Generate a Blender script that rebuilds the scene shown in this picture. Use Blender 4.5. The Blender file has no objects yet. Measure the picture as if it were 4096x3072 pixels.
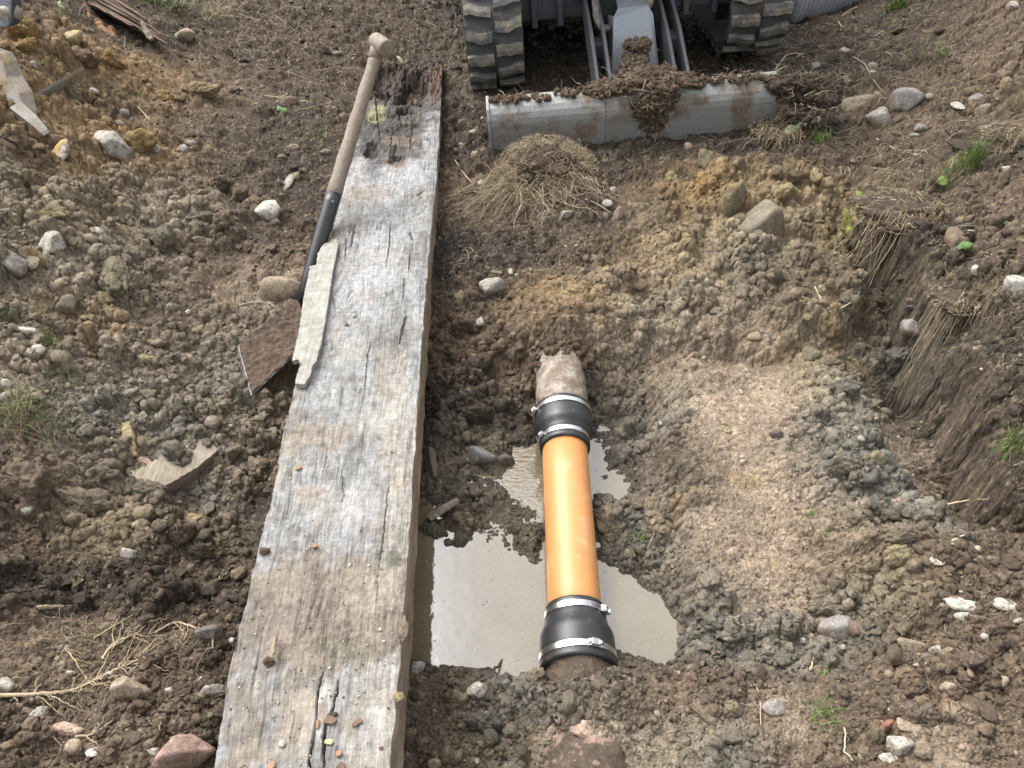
import bpy, bmesh, math, random
import numpy as np
from mathutils import Vector, Matrix

# ------------------------------------------------------------------ camera, sky, sun
SC = bpy.context.scene
COL = SC.collection
TH = math.radians(42.0)
CAMZ = 1.30
FP = 3078.0
cam = bpy.data.cameras.new("camera")
camo = bpy.data.objects.new("camera", cam)
COL.objects.link(camo)
camo.location = (0, 0, CAMZ)
camo.rotation_euler = (math.pi/2 - TH, 0, 0)
cam.sensor_width = 36.0
cam.lens = FP/4096*36
cam.clip_start = 0.02
cam.clip_end = 500
SC.camera = camo
SC.view_settings.view_transform = 'Standard'
SC.view_settings.look = 'None'
SC.view_settings.gamma = 1
SC.view_settings.exposure = 1.6
SUN_EL, SUN_AZ = math.radians(54), math.radians(-50)     # azimuth from +Y, negative = left
w = bpy.data.worlds.new("World"); SC.world = w; w.use_nodes = True
wt = w.node_tree; bg = wt.nodes['Background']
sky = wt.nodes.new('ShaderNodeTexSky'); sky.sky_type = 'NISHITA'; sky.sun_disc = False
sky.sun_elevation = SUN_EL; sky.sun_rotation = SUN_AZ; sky.dust_density = 6; sky.air_density = 1.5
hs = wt.nodes.new('ShaderNodeHueSaturation'); hs.inputs['Saturation'].default_value = 0.22
wt.links.new(sky.outputs[0], hs.inputs['Color']); tcw = wt.nodes.new('ShaderNodeTexCoord'); nzw = wt.nodes.new('ShaderNodeTexNoise'); nzw.inputs['Scale'].default_value = 2.2; nzw.inputs['Detail'].default_value = 6
wt.links.new(tcw.outputs['Generated'], nzw.inputs['Vector']); mrw = wt.nodes.new('ShaderNodeMapRange'); mrw.inputs['From Min'].default_value = .35; mrw.inputs['From Max'].default_value = .65; mrw.inputs['To Min'].default_value = .72; mrw.inputs['To Max'].default_value = 1.35
wt.links.new(nzw.outputs[0], mrw.inputs['Value']); mxw = wt.nodes.new('ShaderNodeMix'); mxw.data_type = 'RGBA'; mxw.blend_type = 'MULTIPLY'; mxw.inputs[0].default_value = 1
wt.links.new(hs.outputs[0], mxw.inputs[6]); wt.links.new(mrw.outputs[0], mxw.inputs[7]); wt.links.new(mxw.outputs[2], bg.inputs[0])
bg.inputs[1].default_value = 0.125
sl = bpy.data.lights.new("sun", 'SUN'); sl.energy = .5; sl.angle = math.radians(42); sl.color = (1, .96, .90)
so = bpy.data.objects.new("sun", sl); COL.objects.link(so)
sd = Vector((math.sin(SUN_AZ)*math.cos(SUN_EL), math.cos(SUN_AZ)*math.cos(SUN_EL), math.sin(SUN_EL)))
so.rotation_euler = sd.to_track_quat('Z', 'Y').to_euler()

# ------------------------------------------------------------------ measuring helpers
CT, ST = math.cos(TH), math.sin(TH)
def ray(px, py):
    px, py = np.broadcast_arrays(np.asarray(px, float), np.asarray(py, float))
    yd = (py-1536)/FP
    return np.stack([(px-2048)/FP, CT-yd*ST, -ST-yd*CT], -1)
def at(px, py, z=0.0):
    d = ray(px, py); t = (z-CAMZ)/d[..., 2]
    return d*t[..., None] + np.array([0, 0, CAMZ])
def atd(px, py, zc):
    return ray(px, py)*np.asarray(zc, float)[..., None] + np.array([0, 0, CAMZ])
def depth(P):
    P = np.asarray(P); return P[..., 1]*CT + (CAMZ-P[..., 2])*ST
def V3(p): return Vector([float(a) for a in p])

# ------------------------------------------------------------------ noise (numpy)
def _h(ix, iy, s):
    h = (ix.astype(np.int64)*374761393 + iy.astype(np.int64)*668265263 + s*1442695041) & 0xFFFFFFFF
    h = ((h ^ (h >> 13))*1274126177) & 0xFFFFFFFF
    h = ((h ^ (h >> 15))*2246822519) & 0xFFFFFFFF
    return ((h ^ (h >> 16)) & 0xFFFFFF).astype(np.float32)/np.float32(0xFFFFFF)
def pn(x, y, s=0):
    x = np.asarray(x, np.float64); y = np.asarray(y, np.float64)
    ix = np.floor(x); iy = np.floor(y)
    fx = (x-ix).astype(np.float32); fy = (y-iy).astype(np.float32)
    u = fx*fx*fx*(fx*(fx*6-15)+10); v = fy*fy*fy*(fy*(fy*6-15)+10)
    def g(a, b):
        an = _h(ix+a, iy+b, s)*np.float32(6.2831853)
        return np.cos(an)*(fx-a) + np.sin(an)*(fy-b)
    n0 = g(0, 0)*(1-u) + g(1, 0)*u; n1 = g(0, 1)*(1-u) + g(1, 1)*u
    return (n0*(1-v) + n1*v)*1.4
def fbm(x, y, s=0, o=4, gain=.5):
    r = 0; a = 1.0; f = 1.0
    for i in range(o):
        r = r + a*pn(np.asarray(x)*f+i*17.3, np.asarray(y)*f-i*9.1, s+i*31); a *= gain; f *= 2.03
    return r
def domes(x, y, cell, s, dens=1.0, r0=.35, r1=.8, flat=1.0):
    """rounded crumbs of soil: the upper envelope of scattered half-ellipsoids; returns height and a per-crumb random"""
    X = np.asarray(x, float)/cell; Y = np.asarray(y, float)/cell
    ix = np.floor(X); iy = np.floor(Y)
    best = np.zeros(X.shape, np.float32); bid = np.zeros(X.shape, np.float32)
    for a in (-1, 0, 1):
        for b in (-1, 0, 1):
            cx = ix+a; cy = iy+b
            h1 = _h(cx, cy, s); h2 = _h(cx, cy, s+7); h3 = _h(cx, cy, s+13)
            dx = (X-cx-h1).astype(np.float32); dy = (Y-cy-h2).astype(np.float32)
            h4 = _h(cx, cy, s+29)
            ang = h4*6.283; ca = np.cos(ang); sa = np.sin(ang)
            ex = dx*ca+dy*sa; ey = (-dx*sa+dy*ca)*(1.0+.7*h3)
            r = r0+(r1-r0)*h3*h3
            hh = r*np.sqrt(np.maximum(0, 1-(ex*ex+ey*ey)/(r*r)))*(.5+.6*h4)
            if dens < 1: hh = np.where(_h(cx, cy, s+41) < dens, hh, 0)
            m = hh > best
            best = np.where(m, hh, best); bid = np.where(m, h4, bid)
    return best*np.float32(cell*flat), bid
def _h3(ix, iy, iz, s):
    h = (ix*np.int64(374761393) + iy*np.int64(668265263) + iz*np.int64(2147483647-1013904222) + s*1442695041) & 0xFFFFFFFF
    h = ((h ^ (h >> 13))*1274126177) & 0xFFFFFFFF
    h = ((h ^ (h >> 15))*2246822519) & 0xFFFFFFFF
    return h ^ (h >> 16)
def crumbs(x, y, z, cell, s):
    """packed soil crumbs in space: bump height in 0..1 and a per-crumb random; sizes vary and some cells are empty"""
    X = np.asarray(x, float)/cell; Y = np.asarray(y, float)/cell; Z_ = np.asarray(z, float)/cell
    bx = np.floor(X-.5).astype(np.int64); by = np.floor(Y-.5).astype(np.int64); bz = np.floor(Z_-.5).astype(np.int64)
    best = np.zeros(X.shape, np.float32); bid = np.full(X.shape, .5, np.float32)
    for a in (0, 1):
        for b in (0, 1):
            for c in (0, 1):
                cx = bx+a; cy = by+b; cz = bz+c; h = _h3(cx, cy, cz, s)
                r1 = (h & 255).astype(np.float32)/255; r2 = ((h >> 8) & 255).astype(np.float32)/255; r3 = ((h >> 16) & 255).astype(np.float32)/255; r4 = ((h >> 4) & 1023).astype(np.float32)/1023
                dx = (X-cx-.5).astype(np.float32)-(r1-.5)*.8; dy = (Y-cy-.5).astype(np.float32)-(r2-.5)*.8; dz = (Z_-cz-.5).astype(np.float32)-(r3-.5)*.8
                R2 = (.30+.50*r4)**2
                v = np.maximum(0, 1-(dx*dx+dy*dy+dz*dz*.6)/R2)
                v = v**.72*(.35+.75*r4)
                m = v > best; best = np.where(m, v, best); bid = np.where(m, r1, bid)
    return best, bid
def sm(e0, e1, x):
    t = np.clip((x-e0)/(e1-e0), 0, 1); return t*t*(3-2*t)

# ------------------------------------------------------------------ mesh helpers
def mesh_np(name, V, faces, mat, parent=None, cols=None, attrs=None, smooth=True, link=True):
    """one mesh object from numpy arrays; faces is a list of (n,k) index arrays"""
    if isinstance(faces, np.ndarray): faces = [faces]
    V = np.asarray(V, np.float32)
    me = bpy.data.meshes.new(name)
    me.vertices.add(len(V)); me.vertices.foreach_set('co', V.ravel())
    nl = sum(f.size for f in faces); nf = sum(len(f) for f in faces)
    me.loops.add(nl); me.polygons.add(nf)
    me.loops.foreach_set('vertex_index', np.concatenate([f.ravel() for f in faces]).astype(np.int32))
    tot = np.concatenate([np.full(len(f), f.shape[1], np.int32) for f in faces])
    st = np.concatenate([[0], np.cumsum(tot)[:-1]]).astype(np.int32)
    me.polygons.foreach_set('loop_start', st)
    me.polygons.foreach_set('use_smooth', np.full(nf, smooth, bool))
    me.update(calc_edges=True)
    if cols is not None:
        a = me.color_attributes.new('Col', 'FLOAT_COLOR', 'POINT')
        c = np.ones((len(V), 4), np.float32); c[:, :3] = cols
        a.data.foreach_set('color', c.ravel())
    for k, v in (attrs or {}).items():
        a = me.attributes.new(k, 'FLOAT', 'POINT'); a.data.foreach_set('value', np.asarray(v, np.float32))
    if mat: me.materials.append(mat)
    o = bpy.data.objects.new(name, me)
    if link: COL.objects.link(o)
    if parent: o.parent = parent
    return o
def tag(o, label=None, cat=None, group=None, kind=None):
    if label: o['label'] = label
    if cat: o['category'] = cat
    if group: o['group'] = group
    if kind: o['kind'] = kind
    return o
def empty(name, loc=(0, 0, 0), rz=0):
    o = bpy.data.objects.new(name, None); COL.objects.link(o); o.empty_display_size = .05
    o.location = loc; o.rotation_euler = (0, 0, rz); return o

class MB:
    """collects simple solids (each bevelled by its profile) into one mesh"""
    def __init__(s): s.bm = bmesh.new()
    def box(s, c, sz, rot=None, bev=.004):
        r = bmesh.ops.create_cube(s.bm, size=1)
        M = Matrix.Translation(Vector(c)) @ (rot.to_4x4() if rot else Matrix.Identity(4)) @ Matrix.Diagonal((*sz, 1))
        bmesh.ops.transform(s.bm, matrix=M, verts=r['verts'])
        if bev:
            ed = list({e for v in r['verts'] for e in v.link_edges})
            bmesh.ops.bevel(s.bm, geom=ed, offset=bev, segments=2, affect='EDGES', profile=.5)
        return s
    def ring(s, pts, closed=True):
        return [s.bm.verts.new(p) for p in pts]
    def tube(s, path, r, n=16, caps=True):
        path = [Vector(p) for p in path]; R = r if hasattr(r, '__len__') else [r]*len(path)
        up = None; rings = []
        for i, p in enumerate(path):
            t = (path[min(i+1, len(path)-1)]-path[max(i-1, 0)]).normalized()
            if up is None:
                up = Vector((0, 0, 1)) if abs(t.z) < .9 else Vector((1, 0, 0))
            a = (up - t*up.dot(t)).normalized(); b = t.cross(a); up = a
            rings.append([s.bm.verts.new(p + (a*math.cos(2*math.pi*k/n)+b*math.sin(2*math.pi*k/n))*R[i]) for k in range(n)])
        for A, B in zip(rings, rings[1:]):
            for k in range(n):
                f = s.bm.faces.new((A[k], A[(k+1) % n], B[(k+1) % n], B[k])); f.smooth = True
        if caps:
            s.bm.faces.new(rings[0][::-1]); s.bm.faces.new(rings[-1])
        return s
    def prism(s, pts, off, bev=0):
        """polygon pts extruded by the vector off"""
        off = Vector(off)
        A = [s.bm.verts.new(Vector(p)) for p in pts]; B = [s.bm.verts.new(Vector(p)+off) for p in pts]
        n = len(A); fs = [s.bm.faces.new(A), s.bm.faces.new(B[::-1])]
        for k in range(n): fs.append(s.bm.faces.new((A[k], B[k], B[(k+1) % n], A[(k+1) % n])))
        if bev:
            ed = list({e for f in fs for e in f.edges})
            bmesh.ops.bevel(s.bm, geom=ed, offset=bev, segments=2, affect='EDGES', profile=.5)
        return s
    def build(s, name, mat, parent=None, smooth=False):
        bmesh.ops.recalc_face_normals(s.bm, faces=s.bm.faces)
        me = bpy.data.meshes.new(name); s.bm.to_mesh(me); s.bm.free()
        if mat: me.materials.append(mat)
        if smooth:
            for p in me.polygons: p.use_smooth = True
        o = bpy.data.objects.new(name, me); COL.objects.link(o)
        if parent: o.parent = parent
        return o

# ------------------------------------------------------------------ materials
def mat_new(name):
    m = bpy.data.materials.new(name); m.use_nodes = True
    nt = m.node_tree; return m, nt, nt.nodes['Principled BSDF']
def N(nt, t, **k):
    n = nt.nodes.new(t)
    for a, b in k.items():
        if a.startswith('i_'): n.inputs[a[2:].replace('_', ' ')].default_value = b
        else: setattr(n, a, b)
    return n
def noise_fac(nt, scale, detail=6, rough=.6, vec=None, lo=.35, hi=.65):
    n = N(nt, 'ShaderNodeTexNoise'); n.inputs['Scale'].default_value = scale; n.inputs['Detail'].default_value = detail
    n.inputs['Roughness'].default_value = rough
    if vec is None: vec = N(nt, 'ShaderNodeNewGeometry').outputs['Position']
    nt.links.new(vec, n.inputs['Vector'])
    r = N(nt, 'ShaderNodeMapRange'); r.inputs['From Min'].default_value = lo; r.inputs['From Max'].default_value = hi
    nt.links.new(n.outputs[0], r.inputs['Value']); return r.outputs[0]
def mixc(nt, fac, a, b, mode='MIX'):
    m = N(nt, 'ShaderNodeMix', data_type='RGBA', blend_type=mode)
    for s, v in ((m.inputs[0], fac), (m.inputs[6], a), (m.inputs[7], b)):
        if hasattr(v, 'links'): nt.links.new(v, s)
        elif isinstance(v, (int, float)): s.default_value = v
        else: s.default_value = (*v, 1)
    return m.outputs[2]
def bump(nt, bs, parts, strength=.6, dist=.002):
    """parts: list of (height socket, distance)"""
    prev = None
    for h, d in parts:
        b = N(nt, 'ShaderNodeBump'); b.inputs['Strength'].default_value = strength; b.inputs['Distance'].default_value = d
        nt.links.new(h, b.inputs['Height'])
        if prev: nt.links.new(prev, b.inputs['Normal'])
        prev = b.outputs[0]
    nt.links.new(prev, bs.inputs['Normal'])

def m_soil(name='soil', wetattr=True, bumpd=.0022, vary=.62):
    m, nt, bs = mat_new(name)
    a = N(nt, 'ShaderNodeVertexColor', layer_name='Col').outputs[0]
    f1 = noise_fac(nt, 420, 6, .72, lo=.32, hi=.68)
    f2 = noise_fac(nt, 90, 6, .65)
    g = N(nt, 'ShaderNodeMapRange'); g.inputs['To Min'].default_value = 1-vary*.75; g.inputs['To Max'].default_value = 1+vary*.75
    nt.links.new(f1, g.inputs['Value'])
    g2 = N(nt, 'ShaderNodeMapRange'); g2.inputs['To Min'].default_value = 1-vary*.45; g2.inputs['To Max'].default_value = 1+vary*.45
    nt.links.new(f2, g2.inputs['Value'])
    c = mixc(nt, 1.0, a, g.outputs[0], 'MULTIPLY'); c = mixc(nt, 1.0, c, g2.outputs[0], 'MULTIPLY')
    # pale grit
    v = N(nt, 'ShaderNodeTexVoronoi'); v.inputs['Scale'].default_value = 170
    nt.links.new(N(nt, 'ShaderNodeNewGeometry').outputs['Position'], v.inputs['Vector'])
    sx = N(nt, 'ShaderNodeSeparateColor'); nt.links.new(v.outputs['Color'], sx.inputs[0])
    k1 = N(nt, 'ShaderNodeMath', operation='GREATER_THAN'); k1.inputs[1].default_value = .965; nt.links.new(sx.outputs[0], k1.inputs[0])
    k2 = N(nt, 'ShaderNodeMath', operation='LESS_THAN'); k2.inputs[1].default_value = .28; nt.links.new(v.outputs['Distance'], k2.inputs[0])
    k3 = N(nt, 'ShaderNodeMath', operation='MULTIPLY'); nt.links.new(k1.outputs[0], k3.inputs[0]); nt.links.new(k2.outputs[0], k3.inputs[1])
    c = mixc(nt, k3.outputs[0], c, mixc(nt, sx.outputs[1], (.42, .36, .27), (.30, .25, .20)))
    nt.links.new(c, bs.inputs['Base Color'])
    if wetattr:
        wv = N(nt, 'ShaderNodeAttribute', attribute_name='wet').outputs['Fac']
        rr = N(nt, 'ShaderNodeMapRange'); rr.inputs['To Min'].default_value = .95; rr.inputs['To Max'].default_value = .22
        nt.links.new(wv, rr.inputs['Value'])
        nt.links.new(rr.outputs[0], bs.inputs['Roughness'])
    else: bs.inputs['Roughness'].default_value = .93
    bs.inputs['Specular IOR Level'].default_value = .35
    bump(nt, bs, [(f2, bumpd*2.2), (f1, bumpd)], .75)
    return m
def m_vcol(name, rough=.85, vary=.35, scale=260, bd=.0008, spec=.35, sc2=60):
    m, nt, bs = mat_new(name)
    a = N(nt, 'ShaderNodeVertexColor', layer_name='Col').outputs[0]
    vec = N(nt, 'ShaderNodeTexCoord').outputs['Object']
    f1 = noise_fac(nt, scale, 5, .7, vec); f2 = noise_fac(nt, sc2, 5, .6, vec)
    for f, k in ((f1, 1.0), (f2, .6)):
        g = N(nt, 'ShaderNodeMapRange'); g.inputs['To Min'].default_value = 1-vary*k; g.inputs['To Max'].default_value = 1+vary*k
        nt.links.new(f, g.inputs['Value']); a = mixc(nt, 1.0, a, g.outputs[0], 'MULTIPLY')
    nt.links.new(a, bs.inputs['Base Color']); bs.inputs['Roughness'].default_value = rough
    bs.inputs['Specular IOR Level'].default_value = spec
    bump(nt, bs, [(f2, bd*2), (f1, bd)], .6)
    return m
def m_mud_on(name, base, mud=(.21, .165, .115), lo=.45, hi=.6, scale=9, rough=.5, metal=0, mudr=.95, speck=60, coat=0):
    """a material with dried mud in patches"""
    m, nt, bs = mat_new(name)
    vec = N(nt, 'ShaderNodeTexCoord').outputs['Object']
    f = noise_fac(nt, scale, 8, .65, vec, lo, hi); g = noise_fac(nt, speck*4, 6, .7, vec)
    g2 = noise_fac(nt, speck, 6, .7, vec)
    b = mixc(nt, g, tuple(x*.75 for x in base), tuple(min(1, x*1.2) for x in base))
    mu = mixc(nt, g2, tuple(x*.6 for x in mud), tuple(x*1.25 for x in mud))
    nt.links.new(mixc(nt, f, b, mu), bs.inputs['Base Color'])
    r = N(nt, 'ShaderNodeMapRange'); r.inputs['To Min'].default_value = rough; r.inputs['To Max'].default_value = mudr
    nt.links.new(f, r.inputs['Value']); nt.links.new(r.outputs[0], bs.inputs['Roughness'])
    if metal:
        r = N(nt, 'ShaderNodeMapRange'); r.inputs['To Min'].default_value = metal; r.inputs['To Max'].default_value = 0
        nt.links.new(f, r.inputs['Value']); nt.links.new(r.outputs[0], bs.inputs['Metallic'])
    bs.inputs['Coat Weight'].default_value = coat
    bump(nt, bs, [(f, .0015), (g2, .001), (g, .0004)], .6)
    return m
def m_plain(name, col, rough=.5, metal=0, spec=.5):
    m, nt, bs = mat_new(name)
    vec = N(nt, 'ShaderNodeTexCoord').outputs['Object']
    g = noise_fac(nt, 120, 5, .6, vec)
    nt.links.new(mixc(nt, g, tuple(x*.85 for x in col), tuple(min(1, x*1.12) for x in col)), bs.inputs['Base Color'])
    bs.inputs['Roughness'].default_value = rough; bs.inputs['Metallic'].default_value = metal
    bs.inputs['Specular IOR Level'].default_value = spec
    bump(nt, bs, [(g, .0003)], .3)
    return m
M_SOIL = m_soil()
M_STONE = m_vcol('stone')
M_CLOD = m_soil('clod', wetattr=False, bumpd=.0028, vary=.55)
M_STRAW = m_vcol('straw', rough=.8, vary=.25)
M_LEAF = m_vcol('leaf', rough=.55, vary=.3, scale=150)
M_WOODV = m_vcol('weathered_wood', rough=.85, vary=.22, scale=500, bd=.0005, sc2=140)

# ------------------------------------------------------------------ the ground: base levels (pixel of the feature, its height in metres)
WATER = -0.165
GP = [  # px, py, z
 # foreground left of the beam
 (-400,3072,.04),(0,3072,.02),(300,2950,.01),(600,3000,0),(800,3072,-.02),(0,2600,-.01),(400,2600,-.035),(750,2600,-.04),(930,2500,-.06),
 (100,2300,-.03),(500,2300,-.06),(850,2300,-.11),(700,2150,-.10),(850,2050,-.15),(1050,2100,-.166),(1000,2250,-.160),(950,2350,-.145),(1130,1900,-.15),
 (600,1950,-.10),(350,2000,-.07),(330,1850,-.03),(100,1900,.02),(0,2150,.0),(200,2150,-.04),(-400,2300,.06),(0,1600,.10),(-400,1600,.2),(250,1650,.03),
 (500,1700,-.05),(750,1750,-.08),(1000,1750,-.11),(1120,1600,-.13),(1000,1450,-.09),(800,1450,-.06),(900,1600,-.09),
 # left heap
 (0,1300,.12),(300,1300,.05),(600,1300,.0),(900,1250,-.04),(1150,1200,-.05),(1250,1050,-.04),(0,1000,.20),(300,1000,.13),(600,1000,.06),(900,1000,.0),(1200,900,-.02),
 (0,700,.27),(250,700,.18),(500,700,.09),(800,700,.03),(1100,700,.0),(1300,600,0),(-400,700,.33),(-400,200,.48),
 (0,400,.33),(200,450,.26),(450,450,.14),(700,400,.08),(1000,400,.05),(1300,400,.04),(0,150,.40),(250,180,.32),(500,220,.2),(700,200,.1),(1000,150,.06),(1400,150,.05),
 (0,-100,.46),(700,-100,.15),(1500,-50,.08),(1460,300,.02),(1480,600,-.01),
 # under the beam
 (1600,370,-.03),(1600,270,-.02),(1660,600,-.04), (1450,900,-.05),(1450,1500,-.16),(1400,1900,-.20),(1350,2300,-.20),(1300,2600,-.10),(1250,2850,-.06),(1200,3072,-.05),(1600,500,-.02),
 # between beam and digger
 (1800,300,.0),(1850,600,-.01),(1850,900,-.03),(1800,1150,-.06),(1850,1400,-.10),(1800,1600,-.12),(1950,1600,-.12),(2000,1300,-.06),(2000,1000,-.02),(2000,650,.0),
 # ground under the digger
 (1900,350,.03),(2200,330,.02),(2200,150,0),(2500,300,.06),(2550,150,-.02),(2850,300,.06),(3100,290,.12),(3200,330,.13),(2900,100,.03),(2200,0,0),(2900,-50,0.03),(3200,200,.12),
 # in front of the dozer blade, far bank of the trench
 (2100,660,-.01),(2250,700,.015),(2280,600,.03),(2400,590,.045),(2550,590,.04),(2700,560,.05),(2850,510,.06),(2960,460,.09),(3080,440,.11),(2200,1000,.0),(2500,900,.0),(2750,900,.02),(2900,750,.06),(3150,700,.07),(3100,950,.02),
 (2230,1190,.025),(2500,1200,-.01),(2700,1200,-.03),(2190,1300,.028),(2290,1300,.028),(2400,1350,-.02),(2380,1430,-.07),(2110,1330,-.01),(2100,1430,-.09),(2450,1500,-.10),(2080,1550,-.12),(2120,1680,-.15),(2430,1650,-.14),
 # trench floor and pool
 (1750,1750,-.13),(1950,1750,-.135),(1800,1950,-.145),(1950,2000,-.148),(2080,1830,-.170),(2120,1950,-.172),(2130,2080,-.165),(1750,2120,-.15),(1950,2160,-.157),(2130,2230,-.155),
 (2400,1780,-.172),(2440,1950,-.175),(2400,2050,-.168),(2250,1900,-.185),(2250,2200,-.17),(1700,2250,-.20),(1850,2400,-.215),(2050,2400,-.21),(2250,2400,-.2),
 (1700,2550,-.21),(1900,2600,-.22),(2100,2640,-.22),(2300,2600,-.21),(2500,2400,-.195),(2600,2550,-.205),(2700,2600,-.2),(2430,2200,-.15),(2550,2270,-.155),
 (2500,1700,-.14),(2540,1900,-.145),(2540,2100,-.14),(2700,2380,-.145),(2790,2600,-.14),
 # near wall of the pool (level jumps up)
 (1680,2765,-.11),(1850,2745,-.088),(2050,2765,-.095),(2190,2765,-.055),(2300,2745,-.038),(2420,2745,-.038),(2520,2725,-.065),(2650,2725,-.085),(2780,2725,-.09),
 (1700,2900,-.09),(1900,2900,-.09),(2100,2900,-.075),(2350,2850,-.040),(2550,2900,-.075),(2750,2900,-.07),(1700,3072,-.09),(2000,3072,-.085),(2350,3072,-.06),(2350,2960,-.06),(2600,3072,-.08),(2800,3072,-.06),
 # right shelf
 (2610,1600,-.125),(2610,1900,-.135),(2660,2200,-.14),(2690,1600,-.07),(2690,1900,-.07),(2760,2200,-.075),(2800,1450,-.05),(2800,1800,-.055),(2850,2100,-.06),(2900,2400,-.08),(3050,1500,-.045),(3050,1900,-.055),(3100,2200,-.065),(3000,2500,-.09),
 (2750,1370,-.065),(3000,1360,-.055),(2750,1240,-.01),(3000,1230,.01),(3250,1300,.0),(3250,1500,-.02),(3270,1800,-.03),(3300,2000,-.06),(3400,2150,-.0),(3380,1700,.0),(3400,1850,-.0),(3500,2050,-.005),(3350,1500,.0),(3600,1850,-.045),(3900,2100,-.02),
 (3250,1100,.02),(3450,1150,.03),(3300,900,.03),(3200,2450,-.085),(3400,2450,-.07),(3500,2350,-.04),(3600,2300,.01),(3150,2650,-.07),(3400,2650,-.055),
 (3000,2800,-.06),(3300,2900,-.04),(3600,2750,.0),(3850,2650,.02),(4096,2700,.05),(3900,3000,.03),(3500,3072,-.01),(3100,3072,-.05),(3800,2350,.05),(4096,2350,.07),(4500,2600,.12),(4500,3072,.1),
 # right bank
 (3420,800,.06),(3470,880,.07),(3480,1010,.03),(3560,1180,.0),(3620,1330,-.02),(3700,1500,-.035),(3760,1700,-.045),(3850,1900,-.05),(3930,2080,-.04),
 (3700,850,.17),
 (3950,1080,.22),(4096,1080,.25),(4130,1300,.24),(4200,1500,.22),(4350,1700,.2),(3750,700,.17),(3600,600,.14),(3500,450,.13),(3350,500,.11),(3250,600,.09),(3250,400,.10),(3500,250,.15),(3800,400,.20),(4096,500,.27),(4096,800,.25),(3900,900,.18),(4500,1300,.27),(4400,1700,.17),(4500,500,.36),
 (3400,130,.13),(3600,60,.2),(3900,100,.3),(4096,150,.36),(3350,0,.05),(3600,-80,.2),(4200,-50,.4),(4500,-50,.45),
]
GPa = np.array(GP, float)
GW = at(GPa[:, 0], GPa[:, 1], GPa[:, 2]*1.0)
far = np.array([(-8, -1, .1), (8, -1, .1), (-1.5, -1, 0), (1.5, -1, 0), (-8, 4, .5), (8, 4, .4), (-8, 10, .2), (0, 10, .05), (8, 10, .3), (0, 6.5, .1), (3, 6.5, .25), (-3, 6.5, .3)])
GX = np.concatenate([GW[:, :2], far[:, :2]]); GZ = np.concatenate([GPa[:, 2], far[:, 2]])
def step_z(x, y):
    """the cut faces: the bank along the right side, the edge of the clay shelf above the pool, the back of the shelf"""
    n = .016*pn(x*9, y*9, 901)+.012*pn(x*24, y*24, 902)+.006*pn(x*60, y*60, 903)
    xb = np.interp(y, [.7, .9, 1.046, 1.18, 1.52, 1.75, 2.02, 2.3, 2.7], [1.35, 1.12, 1.03, 1.044, 1.085, 1.10, 1.10, 1.13, 1.35])
    H = np.interp(y, [.8, .95, 1.08, 1.25, 1.6, 2.0, 2.3, 2.6], [0, .06, .17, .23, .23, .18, .10, 0])
    z = H*sm(-.022, .022, x-xb-n)
    z = z + .055*sm(-.022, .022, x-.375-n*1.3)*sm(.84, .95, y)*(1-sm(1.5, 1.62, y))*(1-sm(.75, 1.0, x))
    z = z + .055*sm(-.03, .03, y-1.70-n*1.5-.04*np.sin(x*7))*sm(.36, .50, x)*(1-sm(.95, 1.10, x))*(1-sm(1.9, 2.6, y))
    return z
GZ = GZ - step_z(GX[:, 0], GX[:, 1])
D = np.sqrt(((GX[:, None]-GX[None])**2).sum(-1) + 1e-4)
nG = len(GX)
A_ = np.zeros((nG+1, nG+1)); A_[:nG, :nG] = -D + np.eye(nG)*.006; A_[:nG, nG] = 1; A_[nG, :nG] = 1
SOL = np.linalg.solve(A_, np.concatenate([GZ, [0]]))
def base_z(x, y):
    x = np.asarray(x, float); y = np.asarray(y, float); sh = x.shape; x = x.ravel(); y = y.ravel()
    out = np.empty(len(x))
    for i in range(0, len(x), 100000):
        X = x[i:i+100000].astype(np.float32); Y = y[i:i+100000].astype(np.float32)
        d = np.sqrt((X[:, None]-GX[:, 0].astype(np.float32))**2 + (Y[:, None]-GX[:, 1].astype(np.float32))**2 + np.float32(1e-4))
        out[i:i+100000] = -(d @ SOL[:nG].astype(np.float32)) + SOL[nG]
    out = out + step_z(x, y)
    return np.clip(out, -.3, .8).reshape(sh)

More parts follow.
